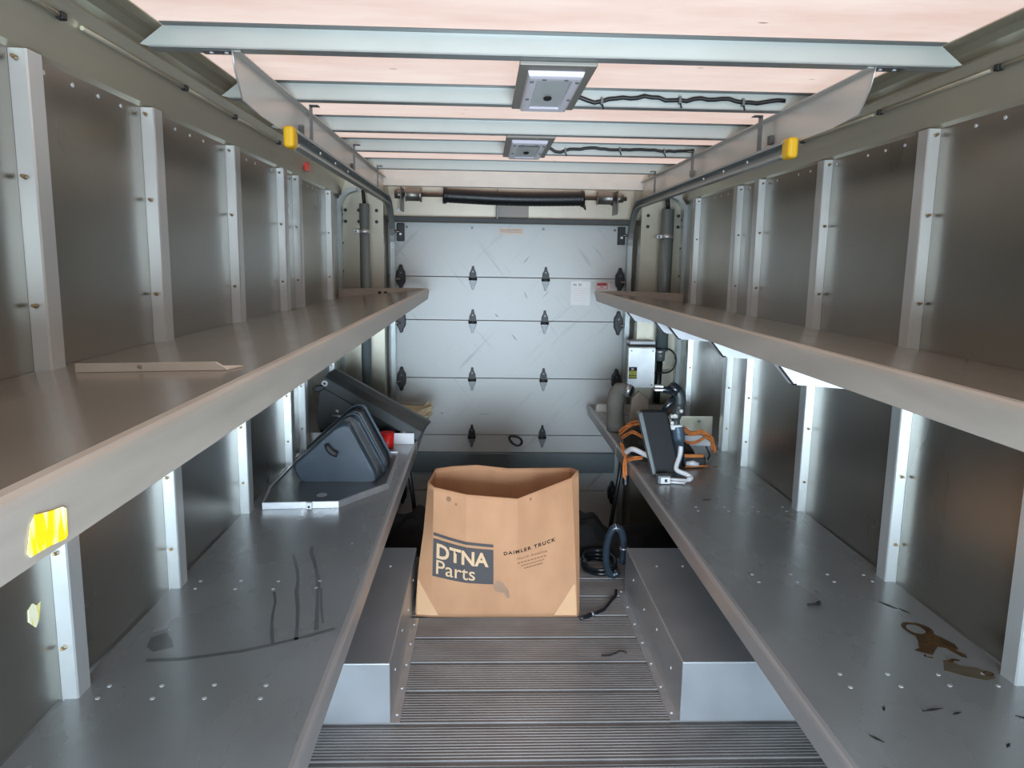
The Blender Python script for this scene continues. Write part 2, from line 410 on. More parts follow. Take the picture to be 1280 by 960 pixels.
# pull loop hanging on the door
cx, cz = .252, .275
loop = []
for i in range(25):
    t = 2*PI*i/24; px, pz = .052*math.cos(t), .030*math.sin(t)*(1+.25*math.cos(t))
    ca, sa = math.cos(-.5), math.sin(-.5)
    loop.append((cx+px*ca-pz*sa, 5.575, cz+px*sa+pz*ca))
tag(MB().tube(loop, .0085, 8).build('carabiner', M['black']), 'black oval clip loop hanging on the white roll-up door', 'clip')
rail = tag(MB().box(dx(-1, .86), dx(1, .80), 5.545, 5.598, .033, .182).build('door_rail', M['rubscale'], bevel=.004),
           'flat grey rail across the lower part of the white roll-up door', 'rail')
# ---------------------------------------------------------------- door tracks
for s in (-1, 1):
    x = dx(s, .845)
    t = empty('door_track', (x, 2.68, 2.0), 'galvanised overhead door track with yellow end bumper on the %s' % SIDE[s], 'door track')
    R = .30; path = [(2.70, 2.0, PI), ]
    path = [(2.70, 2.0), (3.5, 2.0), (4.4, 2.0), (5.20, 2.0)]
    nrm = [(0, 1)]*4
    for i in range(1, 11):
        a = PI/2*i/10
        path.append((5.20+.32*math.sin(a), 2.0-.32*(1-math.cos(a)))); nrm.append((math.sin(a), math.cos(a)))
    path += [(5.52, .9), (5.52, -.6)]; nrm += [(1, 0)]*2
    prof = [(.016, .027), (-.016, .027), (-.016, .017), (-.013, .017), (-.013, .024), (.013, .024), (.013, -.024), (-.013, -.024), (-.013, -.017), (-.016, -.017), (-.016, -.027), (.016, -.027)]
    rows = [[(x+s*p[0], y+n[0]*p[1], z+n[1]*p[1]) for p in prof] for (y, z), n in zip(path, nrm)]
    mb = MB().sheet(rows, False, True)
    mb.add(rows[0], [tuple(range(12))])
    mb.build('rail', M['track'], t)
    MB().box(x+s*.008-.018, x+s*.008+.018, 2.65, 2.72, 1.966, 2.036).build('bumper', M['yellow'], t, bevel=.012, seg=3, label='yellow rubber end bumper')
    for yy in (2.95, 3.9, 4.75):
        h = MB().box(x-.002, x+.002, yy, yy+.04, 2.02, 2.16); h.box(x-.002, x-s*.03, yy, yy+.04, 2.157, 2.16)
        hh = h.build('hanger', M['greymetal'], t)
    for yy in (3.05, 3.35, 3.65): MB().disc((x-s*.013, yy, 2.0), (-s, 0, 0), .006, .004, 8).build('bolt', M['rivet'], t)

# ---------------------------------------------------------------- roof bows
BY = [1.54-1.25, 2.165, 2.805, 3.43, 4.03, 4.78]
BL = [None, 'first galvanised roof bow, the longest in view with tapered ends', 'second roof bow, crossing the far edge of the larger-looking dome lamp',
      'third roof bow, plain, just before the smaller-looking dome lamp', 'fourth roof bow, carrying the far end of the farther dome lamp', 'last roof bow before the rear header panel']
for k in range(1, 6):
    y = BY[k]
    t = empty('roof_bow', (XC, y, 2.15), BL[k], 'roof bow', 'galvanised roof bows')
    P = [(-1.115, 2.155), (-1.09, 2.150), (1.09, 2.150), (1.115, 2.155), (1.05, 2.205), (-1.05, 2.205)]
    MB().prism(P, lambda p, a: (XC+p[0], a, p[1]), y, y+.004).build('web', M['bow'], t)
    f = MB().box(dx(-1, 1.09), dx(1, 1.09), y-.006, y+.045, 2.147, 2.1505); f.build('bottom_flange', M['track'], t)
    MB().box(dx(-1, 1.05), dx(1, 1.05), y-.03, y+.004, 2.2025, 2.2055).build('top_flange', M['greymetal'], t)

# ---------------------------------------------------------------- dome lamps and their cables
def lamp(y0, y1, label, dark):
    t = empty('dome_lamp', (XC, (y0+y1)/2, 2.147), label, 'ceiling lamp', 'dome lamps under the roof')
    MB().box(.094, .310, y0, y1, 2.135, 2.1468).build('mounting_plate', M['lampplate'], t, bevel=.003)
    ya, yb, xa, xb = y0+.06, y1-.03, .120, .283
    fr = MB()
    rows = []
    for (i, z) in ((0, 2.135), (.004, 2.122), (.012, 2.118), (.030, 2.120), (.034, 2.127)):
        rows.append([(xa+i, ya+i*2, z), (xb-i, ya+i*2, z), (xb-i, yb-i*2, z), (xa+i, yb-i*2, z)])
    fr.sheet(rows, False, True)
    b = fr.build('bezel', M['bezel'], t, bevel=.002)
    MB().box(xa+.033, xb-.033, ya+.066, yb-.066, 2.126, 2.134).build('lens', M['lens'], t)
    yc = (ya+yb)/2
    MB().ball(((xa+xb)/2, yc+.05, 2.124), .014, .03, .006).build('bulb_spot', M['dirt'], t, label='dark burnt spot')
    if dark: MB().box(xa+.036, xb-.036, ya+.08, ya+.13, 2.1245, 2.1262).build('grime_band', M['lampplate'], t)
    s0 = MB().disc((xa+.015, ya+.06, 2.1185), (0, 0, -1), .006, .003, 8).build('screw', M['greymetal'], t)
    for px, py in ((.015, .30), (.148, .06), (.148, .30), (.05, .03), (.113, .03)):
        dup(s0, (px-.015, py-.06, 0))
lamp(2.20, 2.815, 'larger-looking pale dome lamp between the first and second roof bows', False)
lamp(3.445, 4.075, 'smaller-looking grimy dome lamp between the third and fourth roof bows', True)
def cable(y, x1, label, seed):
    rnd = random.Random(seed); pts = []
    for i in range(31):
        u = i/30; x = .31+u*(x1-.31)
        z = 2.182-.016*math.sin(PI*min(1, u*6))*(u < .17)-.010*math.sin(PI*u*3)**2+.004*rnd.uniform(-1, 1)
        pts.append((x, y-.014, z))
    t = empty('lamp_cable', (pts[0][0], y, 2.18), label, 'cable', 'lamp cables along the roof bows')
    MB().tube(pts, .0075, 8).build('sheath', M['black'], t)
    for u in (4, 15, 24):
        p = pts[u]
        MB().box(p[0]-.004, p[0]+.004, y-.024, y-.001, p[2]-.012, p[2]+.012).build('clip', M['greymetal'], t)
        MB().tube([(p[0], y-.02, p[2]-.008), (p[0]+.006, y-.022, p[2]-.028)], .003, 6).build('tie_tail', M['black'], t)
cable(2.805, 1.065, 'black cable running along the second roof bow from the nearer lamp', 1)
cable(4.03, 1.075, 'black cable running along the fourth roof bow from the farther lamp', 2)

# ---------------------------------------------------------------- sheet metal shields beside the door tracks
for s in (-1, 1):
    x = dx(s, .875)
    t = empty('track_shield', (x, 2.2, 2.15), 'bent sheet metal shield above the door track on the %s' % SIDE[s], 'shield')
    P = [(2.17, 2.147), (2.178, 2.125), (2.188, 2.10), (2.245, 2.034), (2.40, 2.0235), (5.27, 2.0235), (5.27, 2.147)]
    MB().prism(P, lambda p, a: (x+s*a, p[0], p[1]), 0, .003).build('plate', M['shield'], t)
    MB().box(x, x-s*.020, 2.175, 5.27, 2.1435, 2.1465).build('top_fold', M['shield'], t)
    e = MB().tube([(x, p[0]-.001, p[1]) for p in P[:5]], .0025, 6).build('rolled_edge', M['alu'], t)
    tb = MB().box(x, x+s*.085, 2.168, 2.21, 2.1435, 2.1465).build('tab', M['greymetal'], t)
    for k in (.02, .06): MB().disc((x+s*k, 2.186, 2.1435), (0, 0, -1), .006, .003, 8).build('screw', M['rivet'], tb)
    for yy, zz in ((2.9, 2.05), (4.0, 2.05)):
        MB().box(x-s*.012, x-s*.001, yy, yy+.035, zz, zz+.03).build('clip', M['greymetal'], t)

# slim conduit strips clipped along the cove
for s in (-1, 1):
    t = empty('wire_channel', (dx(s, 1.13), 2, 2.12), 'slim metal wire channel clipped along the roof rail on the %s' % SIDE[s], 'wire channel')
    segs = ((.9, 1.42), (1.46, 1.80), (1.9, 2.5), (2.54, 2.98), (3.04, 3.6)) if s < 0 else ((1.3, 2.02), (2.06, 2.62), (2.68, 3.25))
    for a, b in segs:
        MB().tube([(dx(s, 1.132), a, 2.118), (dx(s, 1.132), b, 2.118)], .0055, 8).build('channel', M['cove'], t)
        MB().box(dx(s, 1.122), dx(s, 1.140), b+.002, b+.022, 2.109, 2.126).build('clip', M['blackmetal'], t, bevel=.003)
tag(MB().box(dx(-1, 1.152), dx(-1, 1.136), 4.18, 4.27, 2.06, 2.105).build('red_glare_block', M['redglare'], bevel=.004), 'small red block painted as a light glare on the roof rail near the rear corner', 'red glare')  # solid red block added to stand for a red glare on the rail

# ---------------------------------------------------------------- wall posts
PL = [1.685, 2.297, 3.015, 3.73, 4.03, 4.855]
PR = [1.715, 2.345, 3.065, 3.79, 4.11, 4.915]
ORD = ['first', 'second', 'third', 'fourth', 'fifth', 'sixth']
def post(s, y, label):
    d0 = DW-.0005; w = .060; p = .037
    t = empty('wall_post', (dx(s, d0), y, 0), label, 'wall post', 'aluminium channel posts on the side walls')
    P = [(d0, y), (d0-.003, y), (d0-p+.003, y+.001), (d0-p, y+.005),
         (d0-p, y+w-.003), (d0-p+.004, y+w), (d0-.003, y+w), (d0, y+w)]
    MB().prism(P, lambda q, a: (dx(s, q[0]), q[1], a), .02, 2.018).build('channel', M['post'], t)
    s0 = None
    for z in (1.998, 1.76, 1.49, 1.20, .93, .70):
        if s0 is None:
            s0 = MB().tube([(dx(s, d0-.016), y-.001, z), (dx(s, d0-.016), y-.016, z+.002)], [.0055, .0035], 8).build('screw', M['screw'], t)
        else: copy_tree(s0, t).location = (0, 0, z-1.998)
    return t
for i, y in enumerate(PL): post(-1, y, '%s channel post from the camera on the wall with the %s' % (ORD[i], 'yellow stickers'))
for i, y in enumerate(PR): post(1, y, '%s channel post from the camera on the wall of the oil-stained shelf' % ORD[i])

# ---------------------------------------------------------------- shelves
LIP = [(.592, 0.0), (.581, -.0005), (.5755, -.005), (.573, -.013), (.573, -.066), (.577, -.068), (.604, -.068), (.604, -.065), (.579, -.0645), (.5765, -.060), (.5765, -.014), (.579, -.008), (.584, -.004), (.592, -.0035)]
def lip(s, y0, y1, zt, mat, parent, cut=0):
    mb = MB().prism(LIP, lambda p, a: (dx(s, p[0]), a, zt+p[1]), y0, y1)
    if cut:
        for v in mb.v:
            if abs(v.y-y1) < 1e-6 and v.z < zt-.03: v.y -= cut
    return mb.build('front_lip', mat, parent)
def rivets(parent, s, ys, z, slope=0):
    r0 = None
    for y in ys:
        for k, d in enumerate((.72, .85, .975, 1.10)):
            for q in (0, .057):
                p = (dx(s, d+.004*random.uniform(-1, 1)), y+q+.004*random.uniform(-1, 1), z)
                if r0 is None:
                    r0 = MB().disc(p, (0, 0, 1), .006, .0012, 8).build('rivet', M['rivet'], parent); c0 = Vector(p)
                else: dup(r0, Vector(p)-c0)
ZU, ZUW, ZL = 1.410, 1.347, .570
for s in (-1, 1):
    ys = PL if s < 0 else PR
    lab = 'upper grey shelf with worn rolled front lip, ' + ('carrying the yellow sticker' if s < 0 else 'opposite the shelf with the yellow sticker')
    sh = empty('upper_shelf', (dx(s, .6), 2, ZU), lab, 'shelf')
    y0, y1 = -1.1, 5.215
    q = [(.590, ZU-.001), (DW-.002, ZUW), (DW-.002, ZUW-.004), (.590, ZU-.005)]
    MB().prism(q, lambda p, a: (dx(s, p[0]), a, p[1]), y0, y1).build('deck', M['shelf_top'], sh)
    lip(s, y0, y1+.10, ZU, M['lip'], sh, .12)
    f = [(.585, ZU+.003), (.585, ZU-.004), (DW-.003, ZUW-.001), (DW-.003, ZUW+.058), (.66, ZUW+.07)]
    ef = MB().prism(f, lambda p, a: (dx(s, p[0]), a, p[1]), y1-.012, y1-.002).build('end_flange', M['lip'], sh)
    if s < 0:
        for k in (.86, .90): MB().ball((dx(s, k), y1-.013, ZUW+.036), .012, .002, .008).build('hole', M['dirt'], ef)
    for y in (ys[1:] if s > 0 else ys):
        P = [(.69, ZU-.020), (.69, ZU-.062), (.745, 1.285), (.790, 1.232), (1.138, 1.206), (1.138, ZUW-.001)]
        b = MB().prism(P, lambda p, a: (dx(s, p[0]), a, p[1]), y+.012, y+.016)
        P2 = [(.69, ZU-.062), (.745, 1.285), (.790, 1.232), (1.138, 1.206), (1.138, 1.203), (.788, 1.228), (.742, 1.281), (.687, ZU-.064)]
        b.prism(P2, lambda p, a: (dx(s, p[0]), a, p[1]), y+.012, y+.050)
        bk = b.build('bracket', M['white'], sh, label='white support bracket under the shelf')
        if s > 0: MB().tube([(dx(s, .715), y+.013, 1.322), (dx(s, .743), y+.013, 1.284), (dx(s, .789), y+.013, 1.229), (dx(s, .80), y+.013, 1.2285)], .0035, 6).build('dark_edge', M['black'], bk, label='black edge strip')  # thin black line along the bracket's chamfered edge
    if s < 0:
        st = [(.604, 1.357), (.612, 1.380), (.619, 1.3855), (.640, 1.3815), (.660, 1.379), (.6655, 1.3755), (.6645, 1.351), (.661, 1.3485), (.635, 1.3515), (.608, 1.3525)]
        MB().prism(st, lambda p, a: (dx(s, .573)+a, p[0]+.005, p[1]), .0004, .0012).build('sticker', M['sticker'], sh, label='torn yellow sticker on the lip')

dv = empty('divider_strip', (-.64, 1.46, 1.38), 'pale aluminium angle strip lying across the upper shelf', 'strip')
def zdeck(x): d = XC-x; return ZU-.001+(ZUW-ZU+.001)*(d-.59)/(DW-.592)
DA, DB = Vector((-.832, 1.571, 0)), Vector((-.452, 1.353, 0)); DL = (DB-DA).length; du = (DB-DA).normalized(); dn = Vector((-du.y, du.x, 0))
def dpt(l, h, w):
    p = DA+du*l+dn*w; return (p.x, p.y, zdeck(p.x)+h)
P = [(0, .0006), (0, .0185), (DL-.03, .0155), (DL-.004, .004), (DL, .0006)]
MB().prism(P, lambda p, a: dpt(p[0], p[1], a), 0, .003).build('upright_leg', M['header'], dv)
P = [(0, .0006), (0, .0034), (DL, .0034), (DL, .0006)]
MB().prism(P, lambda p, a: dpt(p[0], p[1], a), .003, .036).build('flat_leg', M['header'], dv)
MB().ball(dpt(.205, .010, -.0005), .007, .0015, .004).build('hole', M['lampplate'], dv)

for s in (-1, 1):
    ys = PL if s < 0 else PR
    what = 'with dark drip marks' if s < 0 else 'with brown oil stains'
    sh = empty('lower_shelf', (dx(s, .6), 2, ZL), 'long lower grey metal shelf %s' % what, 'shelf')
    y0, y1 = -1.1, 4.235
    MB().box(dx(s, .590), dx(s, DW-.007), y0, y1, ZL-.004, ZL-.0005).build('deck', M['shelf_low'], sh)
    lip(s, y0, y1+.005, ZL, M['lip_low'], sh)
    P = [(.86, 0), (.86, .058), (1.06, .062), (1.13, .012), (1.13, 0)] if s > 0 else [(.585, 0), (.585, .062), (1.17, .062), (1.17, 0)]
    MB().prism(P, lambda p, a: (dx(s, p[0]), a, ZL+p[1]), y1-.004, y1).build('end_flange', M['white'], sh)
    rivets(sh, s, ys[:2] if s < 0 else ys[:3], ZL-.0005)
    if s > 0:
        # oil ring, its spill and a thinner film, each a thin puddle on the deck
        def blob(pts, name, mat, z=.0006, lab=None, holes=None):
            return MB().prism(pts, lambda p, a: (p[0], p[1], ZL+a), 0, z).build(name, mat, sh, label=lab)
        ring = MB(); n = 28; rows = []
        for r_ in (1.0, 1.0):
            pass
        ro = []; ri = []
        for i in range(n):
            t = 2*PI*i/n; wob = 1+.06*math.sin(3*t+1)
            ro.append((1.262+.040*math.cos(t)*wob, 2.010+.047*math.sin(t)*wob, ZL+.0008))
            ri.append((1.258+.024*math.cos(t), 2.014+.030*math.sin(t), ZL+.0008))
        ring.sheet([ro, ri], False, True)
        ring.build('oil_ring', M['oil'], sh, label='brown ring of spilled oil')
        blob([(1.235, 1.975), (1.262, 1.972), (1.292, 1.985), (1.305, 1.960), (1.318, 1.925), (1.312, 1.900), (1.300, 1.894), (1.312, 1.868), (1.308, 1.852), (1.296, 1.858), (1.280, 1.905),
              (1.262, 1.912), (1.243, 1.893), (1.222, 1.868), (1.205, 1.880), (1.186, 1.894), (1.206, 1.905), (1.214, 1.925), (1.226, 1.945)], 'oil_spill', M['oil'], .0007, 'dark brown oil spill')
        blob([(1.196, 1.868), (1.203, 1.872), (1.200, 1.860), (1.214, 1.856), (1.212, 1.850), (1.195, 1.860)], 'oil_drop', M['oil'], .0007)
        blob([(1.205, 1.790), (1.235, 1.842), (1.252, 1.838), (1.262, 1.812), (1.300, 1.800), (1.318, 1.775), (1.315, 1.750), (1.285, 1.740), (1.240, 1.762)], 'oil_film', M['oilthin'], .0005, 'thin smear of oil')
        blob([(1.243, 1.838), (1.262, 1.848), (1.278, 1.842), (1.277, 1.836), (1.262, 1.838), (1.252, 1.826), (1.244, 1.826)], 'oil_streak', M['oil'], .0008)
        rr = MB(); rr.sheet([[(1.311+.014*math.cos(2*PI*i/16), 1.772+.012*math.sin(2*PI*i/16), ZL+.0009) for i in range(16)], [(1.311+.008*math.cos(2*PI*i/16), 1.772+.006*math.sin(2*PI*i/16), ZL+.0009) for i in range(16)]], False, True)
        rr.build('oil_ring', M['oil'], sh)
        for (px, py, a, l) in ((.957, 1.622, 1.1, .012), (.880, 1.508, 2.2, .018), (1.12, 1.60, .3, .014), (1.27, 1.58, 2.6, .02), (1.07, 1.615, .2, .03), (1.26, 2.17, 2.1, .03), (1.29, 2.13, 2.0, .02), (1.0, 3.22, .1, .02), (1.16, 1.48, .7, .012)):
            c, q = math.cos(a), math.sin(a)
            blob([(px-l*c, py-l*q), (px+.003*q, py-.003*c), (px+l*c, py+l*q), (px-.004*q, py+.004*c)], 'dirt_fleck', M['dirt'], .0012)
    else:
        def drip(pts, w):
            rows = []
            for i, p in enumerate(pts):
                a = Vector(pts[max(i-1, 0)]); b = Vector(pts[min(i+1, len(pts)-1)]); d = (b-a).normalized(); n_ = Vector((-d.y, d.x))
                ww = w*(.7+.5*random.random())
                rows.append([(p[0]-n_.x*ww, p[1]-n_.y*ww, ZL+.0004), (p[0]+n_.x*ww, p[1]+n_.y*ww, ZL+.0004)])
            MB().sheet(rows).build('drip_mark', M['wet'], sh, label='dark dried drip mark')
        drip([(-.644, 2.27), (-.622, 2.20), (-.608, 2.12), (-.592, 2.05), (-.575, 1.99), (-.560, 1.942)], .005)
        drip([(-.662, 2.579), (-.640, 2.52), (-.610, 2.43), (-.592, 2.36), (-.575, 2.27), (-.545, 2.16), (-.520, 2.05), (-.503, 1.965)], .0055)
        drip([(-.612, 2.656), (-.603, 2.60), (-.575, 2.52), (-.548, 2.43), (-.527, 2.361), (-.505, 2.25), (-.48, 2.12), (-.46, 2.02)], .006)
        drip([(-.505, 2.30), (-.48, 2.18), (-.45, 2.06)], .004)
        drip([(-.862, 1.86), (-.78, 1.865), (-.70, 1.885), (-.634, 1.905), (-.56, 1.94), (-.48, 1.985), (-.41, 2.03)], .006)
        MB().prism([(-.90, 1.98), (-.87, 2.01), (-.84, 1.97), (-.82, 1.93), (-.86, 1.90), (-.89, 1.93)], lambda p, a: (p[0], p[1], ZL+a), -.0002, .0004).build('stain_patch', M['wet'], sh)
    # short rear shelf
    rs = empty('rear_shelf', (dx(s, .6), 4.8, ZL), 'short lower shelf by the roll-up door, ' + ('under the leaning black panel' if s < 0 else 'under the grey canvas sleeve'), 'shelf')
    a, b = 4.262, 5.22
    MB().box(dx(s, .590), dx(s, DW-.002), a, b, ZL-.004, ZL-.0005).build('deck', M['shelf_low'], rs)
    lip(s, a-.006, b+.24, ZL, M['lip_low'], rs, .02)
    MB().box(dx(s, .60), dx(s, DW-.003), b-.004, b, ZL, ZL+.055).build('end_flange', M['lip'], rs)
    if s > 0:
        ep = MB().box(dx(s, .86), dx(s, 1.135), a+.012, a+.016, ZL, ZL+.165).build('end_panel', M['jamb'], rs)
        MB().disc((dx(s, 1.055), a+.012, ZL+.135), (0, -1, 0), .010, .004, 8).build('bolt', M['greymetal'], ep)
    MB().tube([(dx(s, .66), 4.42, ZL-.005), (dx(s, .585), 4.40, .02)], .013, 8).build('strut', M['blackmetal'], rs)
    MB().box(dx(s, .62), dx(s, 1.17), a+.002, a+.006, ZL-.09, ZL-.004).build('bracket', M['white'], rs)

# little screw lying on the stained shelf
t = empty('loose_screw', (1.027, 2.168, ZL), 'small dark screw lying on the oil-stained shelf', 'screw')
MB().tube([(1.005, 2.165, ZL+.0045), (1.040, 2.172, ZL+.0045)], .0038, 8).build('shank', M['dirt'], t)
MB().tube([(1.040, 2.172, ZL+.0065), (1.047, 2.1735, ZL+.0065)], .0072, 10).build('head', M['dirt'], t)

# ---------------------------------------------------------------- wheel housings
for s in (-1, 1):
    t = empty('wheel_housing', (dx(s, .8), 3, 0), 'boxy grey metal wheel housing below the %s' % ('drip-marked shelf' if s < 0 else 'oil-stained shelf'), 'wheel housing')
    d = .510
    MB().box(dx(s, d), dx(s, DW-.002), 2.45, 3.53, 0, .226).build('housing', M['wheelbox'], t, bevel=.004)
    fl = MB().box(dx(s, d-.032), dx(s, d), 2.45, 3.245 if s < 0 else 3.53, 0, .003).build('floor_flange', M['alu'], t)
    s0 = MB().disc((dx(s, d-.017), 2.50, .003), (0, 0, 1), .006, .003, 8).build('screw', M['rivet'], fl)
    for k in range(1, 5 if s < 0 else 7): dup(s0, (0, .17*k, 0))
    r0 = MB().disc((dx(s, d), 2.60, .12), (-s, 0, 0), .006, .003, 8).build('rivet', M['rivet'], t)
    for k in range(1, 4): dup(r0, (0, .24*k, .03*(k % 2)))
    q0 = MB().disc((dx(s, d+.1), 3.30, .226), (0, 0, 1), .006, .003, 8).build('rivet', M['rivet'], t)
    for k in range(1, 4): dup(q0, (s*.12*k, 0, 0))

# ---------------------------------------------------------------- torsion spring over the door
t = empty('torsion_spring', (XC, 5.45, 2.04), 'door counterbalance shaft wrapped in a black sleeve under the header', 'door spring')
MB().tube([(dx(-1, .80), 5.45, 2.052), (dx(1, .80), 5.45, 2.048)], .014, 12).build('shaft', M['rust'], t)
n = 60; path = []; rad = []
for i in range(n+1):
    u = i/n; path.append((-.285+u*.985, 5.45, 2.050-.012*math.sin(PI*u)-.006*u)); rad.append((.047 if 1 < i < n-1 else .056)*(1+.03*(i % 2)))
MB().tube(path, rad, 16).build('sleeve', M['black'], t)
MB().tube([(.688, 5.42, 2.02), (.698, 5.41, 1.985), (.708, 5.41, 1.965)], [.012, .010, .004], 8).build('sleeve_tail', M['black'], t)
for s, x in ((-1, -.49), (1, .845)):
    MB().tube([(x-.055, 5.45, 2.05), (x-.05, 5.45, 2.05), (x+.04, 5.45, 2.05), (x+.055, 5.45, 2.05)], [.050, .043, .043, .053], 18).build('cable_drum', M['steel'], t)
    e = MB().box(x+s*.085-.004, x+s*.085+.004, 5.40, 5.60, 1.94, 2.10).build('end_bracket', M['greymetal'], t, bevel=.002)
    MB().tube([(x+s*.075, 5.45, 2.05), (x+s*.13, 5.45, 2.05)], .028, 12).build('bearing', M['steel'], e)
    MB().disc((x+s*.12, 5.59, 1.955), (0, -1, 0), .012, .01, 8).build('bolt', M['rivet'], t)
MB().box(.085, .32, 5.595, 5.615, 1.88, 2.005).build('centre_plate', M['lampplate'], t, bevel=.002)
MB().box(.088, .096, 5.46, 5.60, 1.90, 2.10).build('centre_bracket', M['greymetal'], t)

# ---------------------------------------------------------------- pipes on the jambs
def pipe(s, label):
    x = dx(s, 1.005) if s < 0 else dx(s, 1.055); r = .033 if s < 0 else .042
    z0 = ZL+.02 if s < 0 else 1.0
    t = empty('drain_pipe', (x, 5.27, z0), label, 'pipe')
    MB().tube([(x, 5.27, z0), (x, 5.27, 1.97)], r, 18).build('tube', M['pipe'], t)
    MB().tube([(x, 5.27, 1.97), (x-.008, 5.275, 2.06)], r*.36, 8).build('inner_hose', M['black'], t)
    c = MB().tube([(x, 5.27, 1.772), (x, 5.27, 1.800)], r+.003, 18).build('clamp', M['alu'], t)
    ss = -1 if s < 0 else -1
    MB().box(x-r-.035, x-r+.004, 5.235, 5.25, 1.772, 1.800).build('clamp_tab', M['alu'], c, bevel=.004)
    MB().disc((x-r-.02, 5.235, 1.786), (0, -1, 0), .008, .005, 8).build('bolt', M['greymetal'], c)
    if s > 0:
        MB().tube([(x-.01, 5.27, .93), (x-.01, 5.27, 1.0)], .034, 16).build('reducer', M['pipe'], t)
        MB().tube([(x-.01, 5.27, .985), (x-.01, 5.27, 1.005)], .037, 16).build('ring', M['alu'], t)
        MB().tube([(x-.01, 5.27, .94), (x-.015, 5.27, .74), (x-.02, 5.27, ZL+.06)], .022, 12).build('black_hose', M['black'], t)
        lp = []
        for i in range(17):
            a = PI/2-PI*i/16
            lp.append((x+.02+.075*math.cos(a), 5.225, .935+.085*math.sin(a)))
        MB().tube([(x-.05, 5.225, 1.02)]+lp+[(x-.05, 5.225, .85)], .0065, 8).build('wire_loop', M['black'], t)
pipe(-1, 'upright grey pipe in the rear corner behind the leaning black panel')
pipe(1, 'upright grey pipe beside the junction box, ending in a black hose')
# junction box
t = empty('junction_box', (1.13, 5.25, .9), 'square metal junction box with black and yellow label on the rear jamb', 'junction box')
MB().box(1.02, 1.198, 5.235, 5.318, .745, 1.03).build('body', M['jamb'], t, bevel=.003)
MB().box(1.014, 1.203, 5.228, 5.235, .742, 1.022).build('cover', M['alu'], t, bevel=.002)
MB().box(1.015, 1.205, 5.22, 5.318, 1.034, 1.050).build('rain_lip', M['ink'], t)
MB().box(1.015, 1.190, 5.19, 5.318, 1.053, 1.072).build('top_ledge', M['white'], t)
s0 = MB().disc((1.035, 5.228, 1.003), (0, -1, 0), .006, .003, 8).build('screw', M['greymetal'], t)
for a, b in ((.15, 0), (.15, -.24), (0, -.24)): dup(s0, (a, 0, b))
lb = MB().box(1.020, 1.078, 5.2265, 5.228, .806, .888).build('warning_label', M['labelyellow'], t)
MB().box(1.020, 1.078, 5.2255, 5.2265, .862, .888).build('black_band', M['ink'], lb)
MB().box(1.020, 1.078, 5.2255, 5.2265, .806, .812).build('black_band', M['ink'], lb)
MB().box(1.038, 1.055, 5.2248, 5.2256, .867, .882).build('symbol', M['labelbeige'], lb)
for k in range(3): MB().box(1.024+.018*k, 1.036+.018*k, 5.2255, 5.2265, .826, .832).build('print_line', M['ink'], lb)

# ---------------------------------------------------------------- cardboard box
bx = empty('cardboard_box', (.08, 3.45, 0), 'open brown cardboard carton with charcoal logo block standing on the ribbed floor', 'cardboard box')
BOT = [(-.295, 3.262), (-.222, 3.254), (-.066, 3.25), (.165, 3.25), (.442, 3.252), (.456, 3.275), (.440, 3.62), (.170, 3.645), (-.02, 3.645), (-.16, 3.64), (-.27, 3.62)]
TOP = [(-.243, 3.36, .604), (-.213, 3.295, .598), (-.066, 3.238, .582), (.161, 3.238, .564), (.415, 3.385, .618), (.452, 3.43, .640), (.437, 3.62, .603), (.13, 3.655, .588), (-.024, 3.65, .606), (-.14, 3.64, .602), (-.225, 3.60, .600)]
NL = 24
def ring(u):
    r = []
    for i, ((a, b), (c, d, h)) in enumerate(zip(BOT, TOP)):
        e = u**1.25 if i in (4, 5) else u
        x, y = a+(c-a)*e, b+(d-b)*e
        if i in (2, 3): y -= .008*math.sin(PI*u)
        if i == 0: x -= .006*math.sin(PI*min(1, u*1.6))
        r.append((x, y, .002+h*u))
    return r
mb = MB(); mb.sheet([ring(k/NL) for k in range(NL+1)], False, True)
o = mb.build('carton', M['card'], bx, smooth_all=True)
for e in o.data.edges:
    a, b = (o.data.vertices[k].co for k in e.vertices)
    if abs(a.z-b.z) > .6*(a-b).length and abs(a.x-b.x) < .03: e.use_edge_sharp = True
md = o.modifiers.new('board', 'SOLIDIFY'); md.thickness = .006; md.offset = -1
MB().add([(a, b, .004) for a, b in BOT], [tuple(range(len(BOT)))]).build('base_panel', M['card'], bx)
def fsurf(x, z, off=.002):
    """point of the carton's front at (x, z), lifted off the board"""
    u = 0
    for _ in range(4):
        r = ring(max(0, min(1, u)))
        k = 0
        while k < 3 and x > r[k+1][0]: k += 1
        f = (x-r[k][0])/(r[k+1][0]-r[k][0])
        h = (TOP[k][2]*(1-f)+TOP[k+1][2]*f)
        u = z/h
    y = r[k][1]*(1-f)+r[k+1][1]*f
    return (x, y-off, z)
def patch(name, corners, mat, parent, off=.0015, nx=14, nz=6):
    (a, b, c, d) = corners                      # tl, tr, br, bl as (x, z)
    rows = []
    for j in range(nz+1):
        v = j/nz; row = []
        for i in range(nx+1):
            u = i/nx
            x = (a[0]*(1-u)+b[0]*u)*(1-v)+(d[0]*(1-u)+c[0]*u)*v
            z = (a[1]*(1-u)+b[1]*u)*(1-v)+(d[1]*(1-u)+c[1]*u)*v
            row.append(fsurf(x, z, off))
        rows.append(row)
    return MB().sheet(rows).build(name, mat, parent)
def logo_xz(u, v):                               # u 0..1 across, v 0..1 down the printed block (sags with the board)
    a, b, c, d = (-.214, .370), (.056, .330), (.058, .166), (-.218, .196)
    s_ = .006*math.sin(PI*u)
    return ((a[0]*(1-u)+b[0]*u)*(1-v)+(d[0]*(1-u)+c[0]*u)*v, (a[1]*(1-u)+b[1]*u)*(1-v)+(d[1]*(1-u)+c[1]*u)*v-s_)
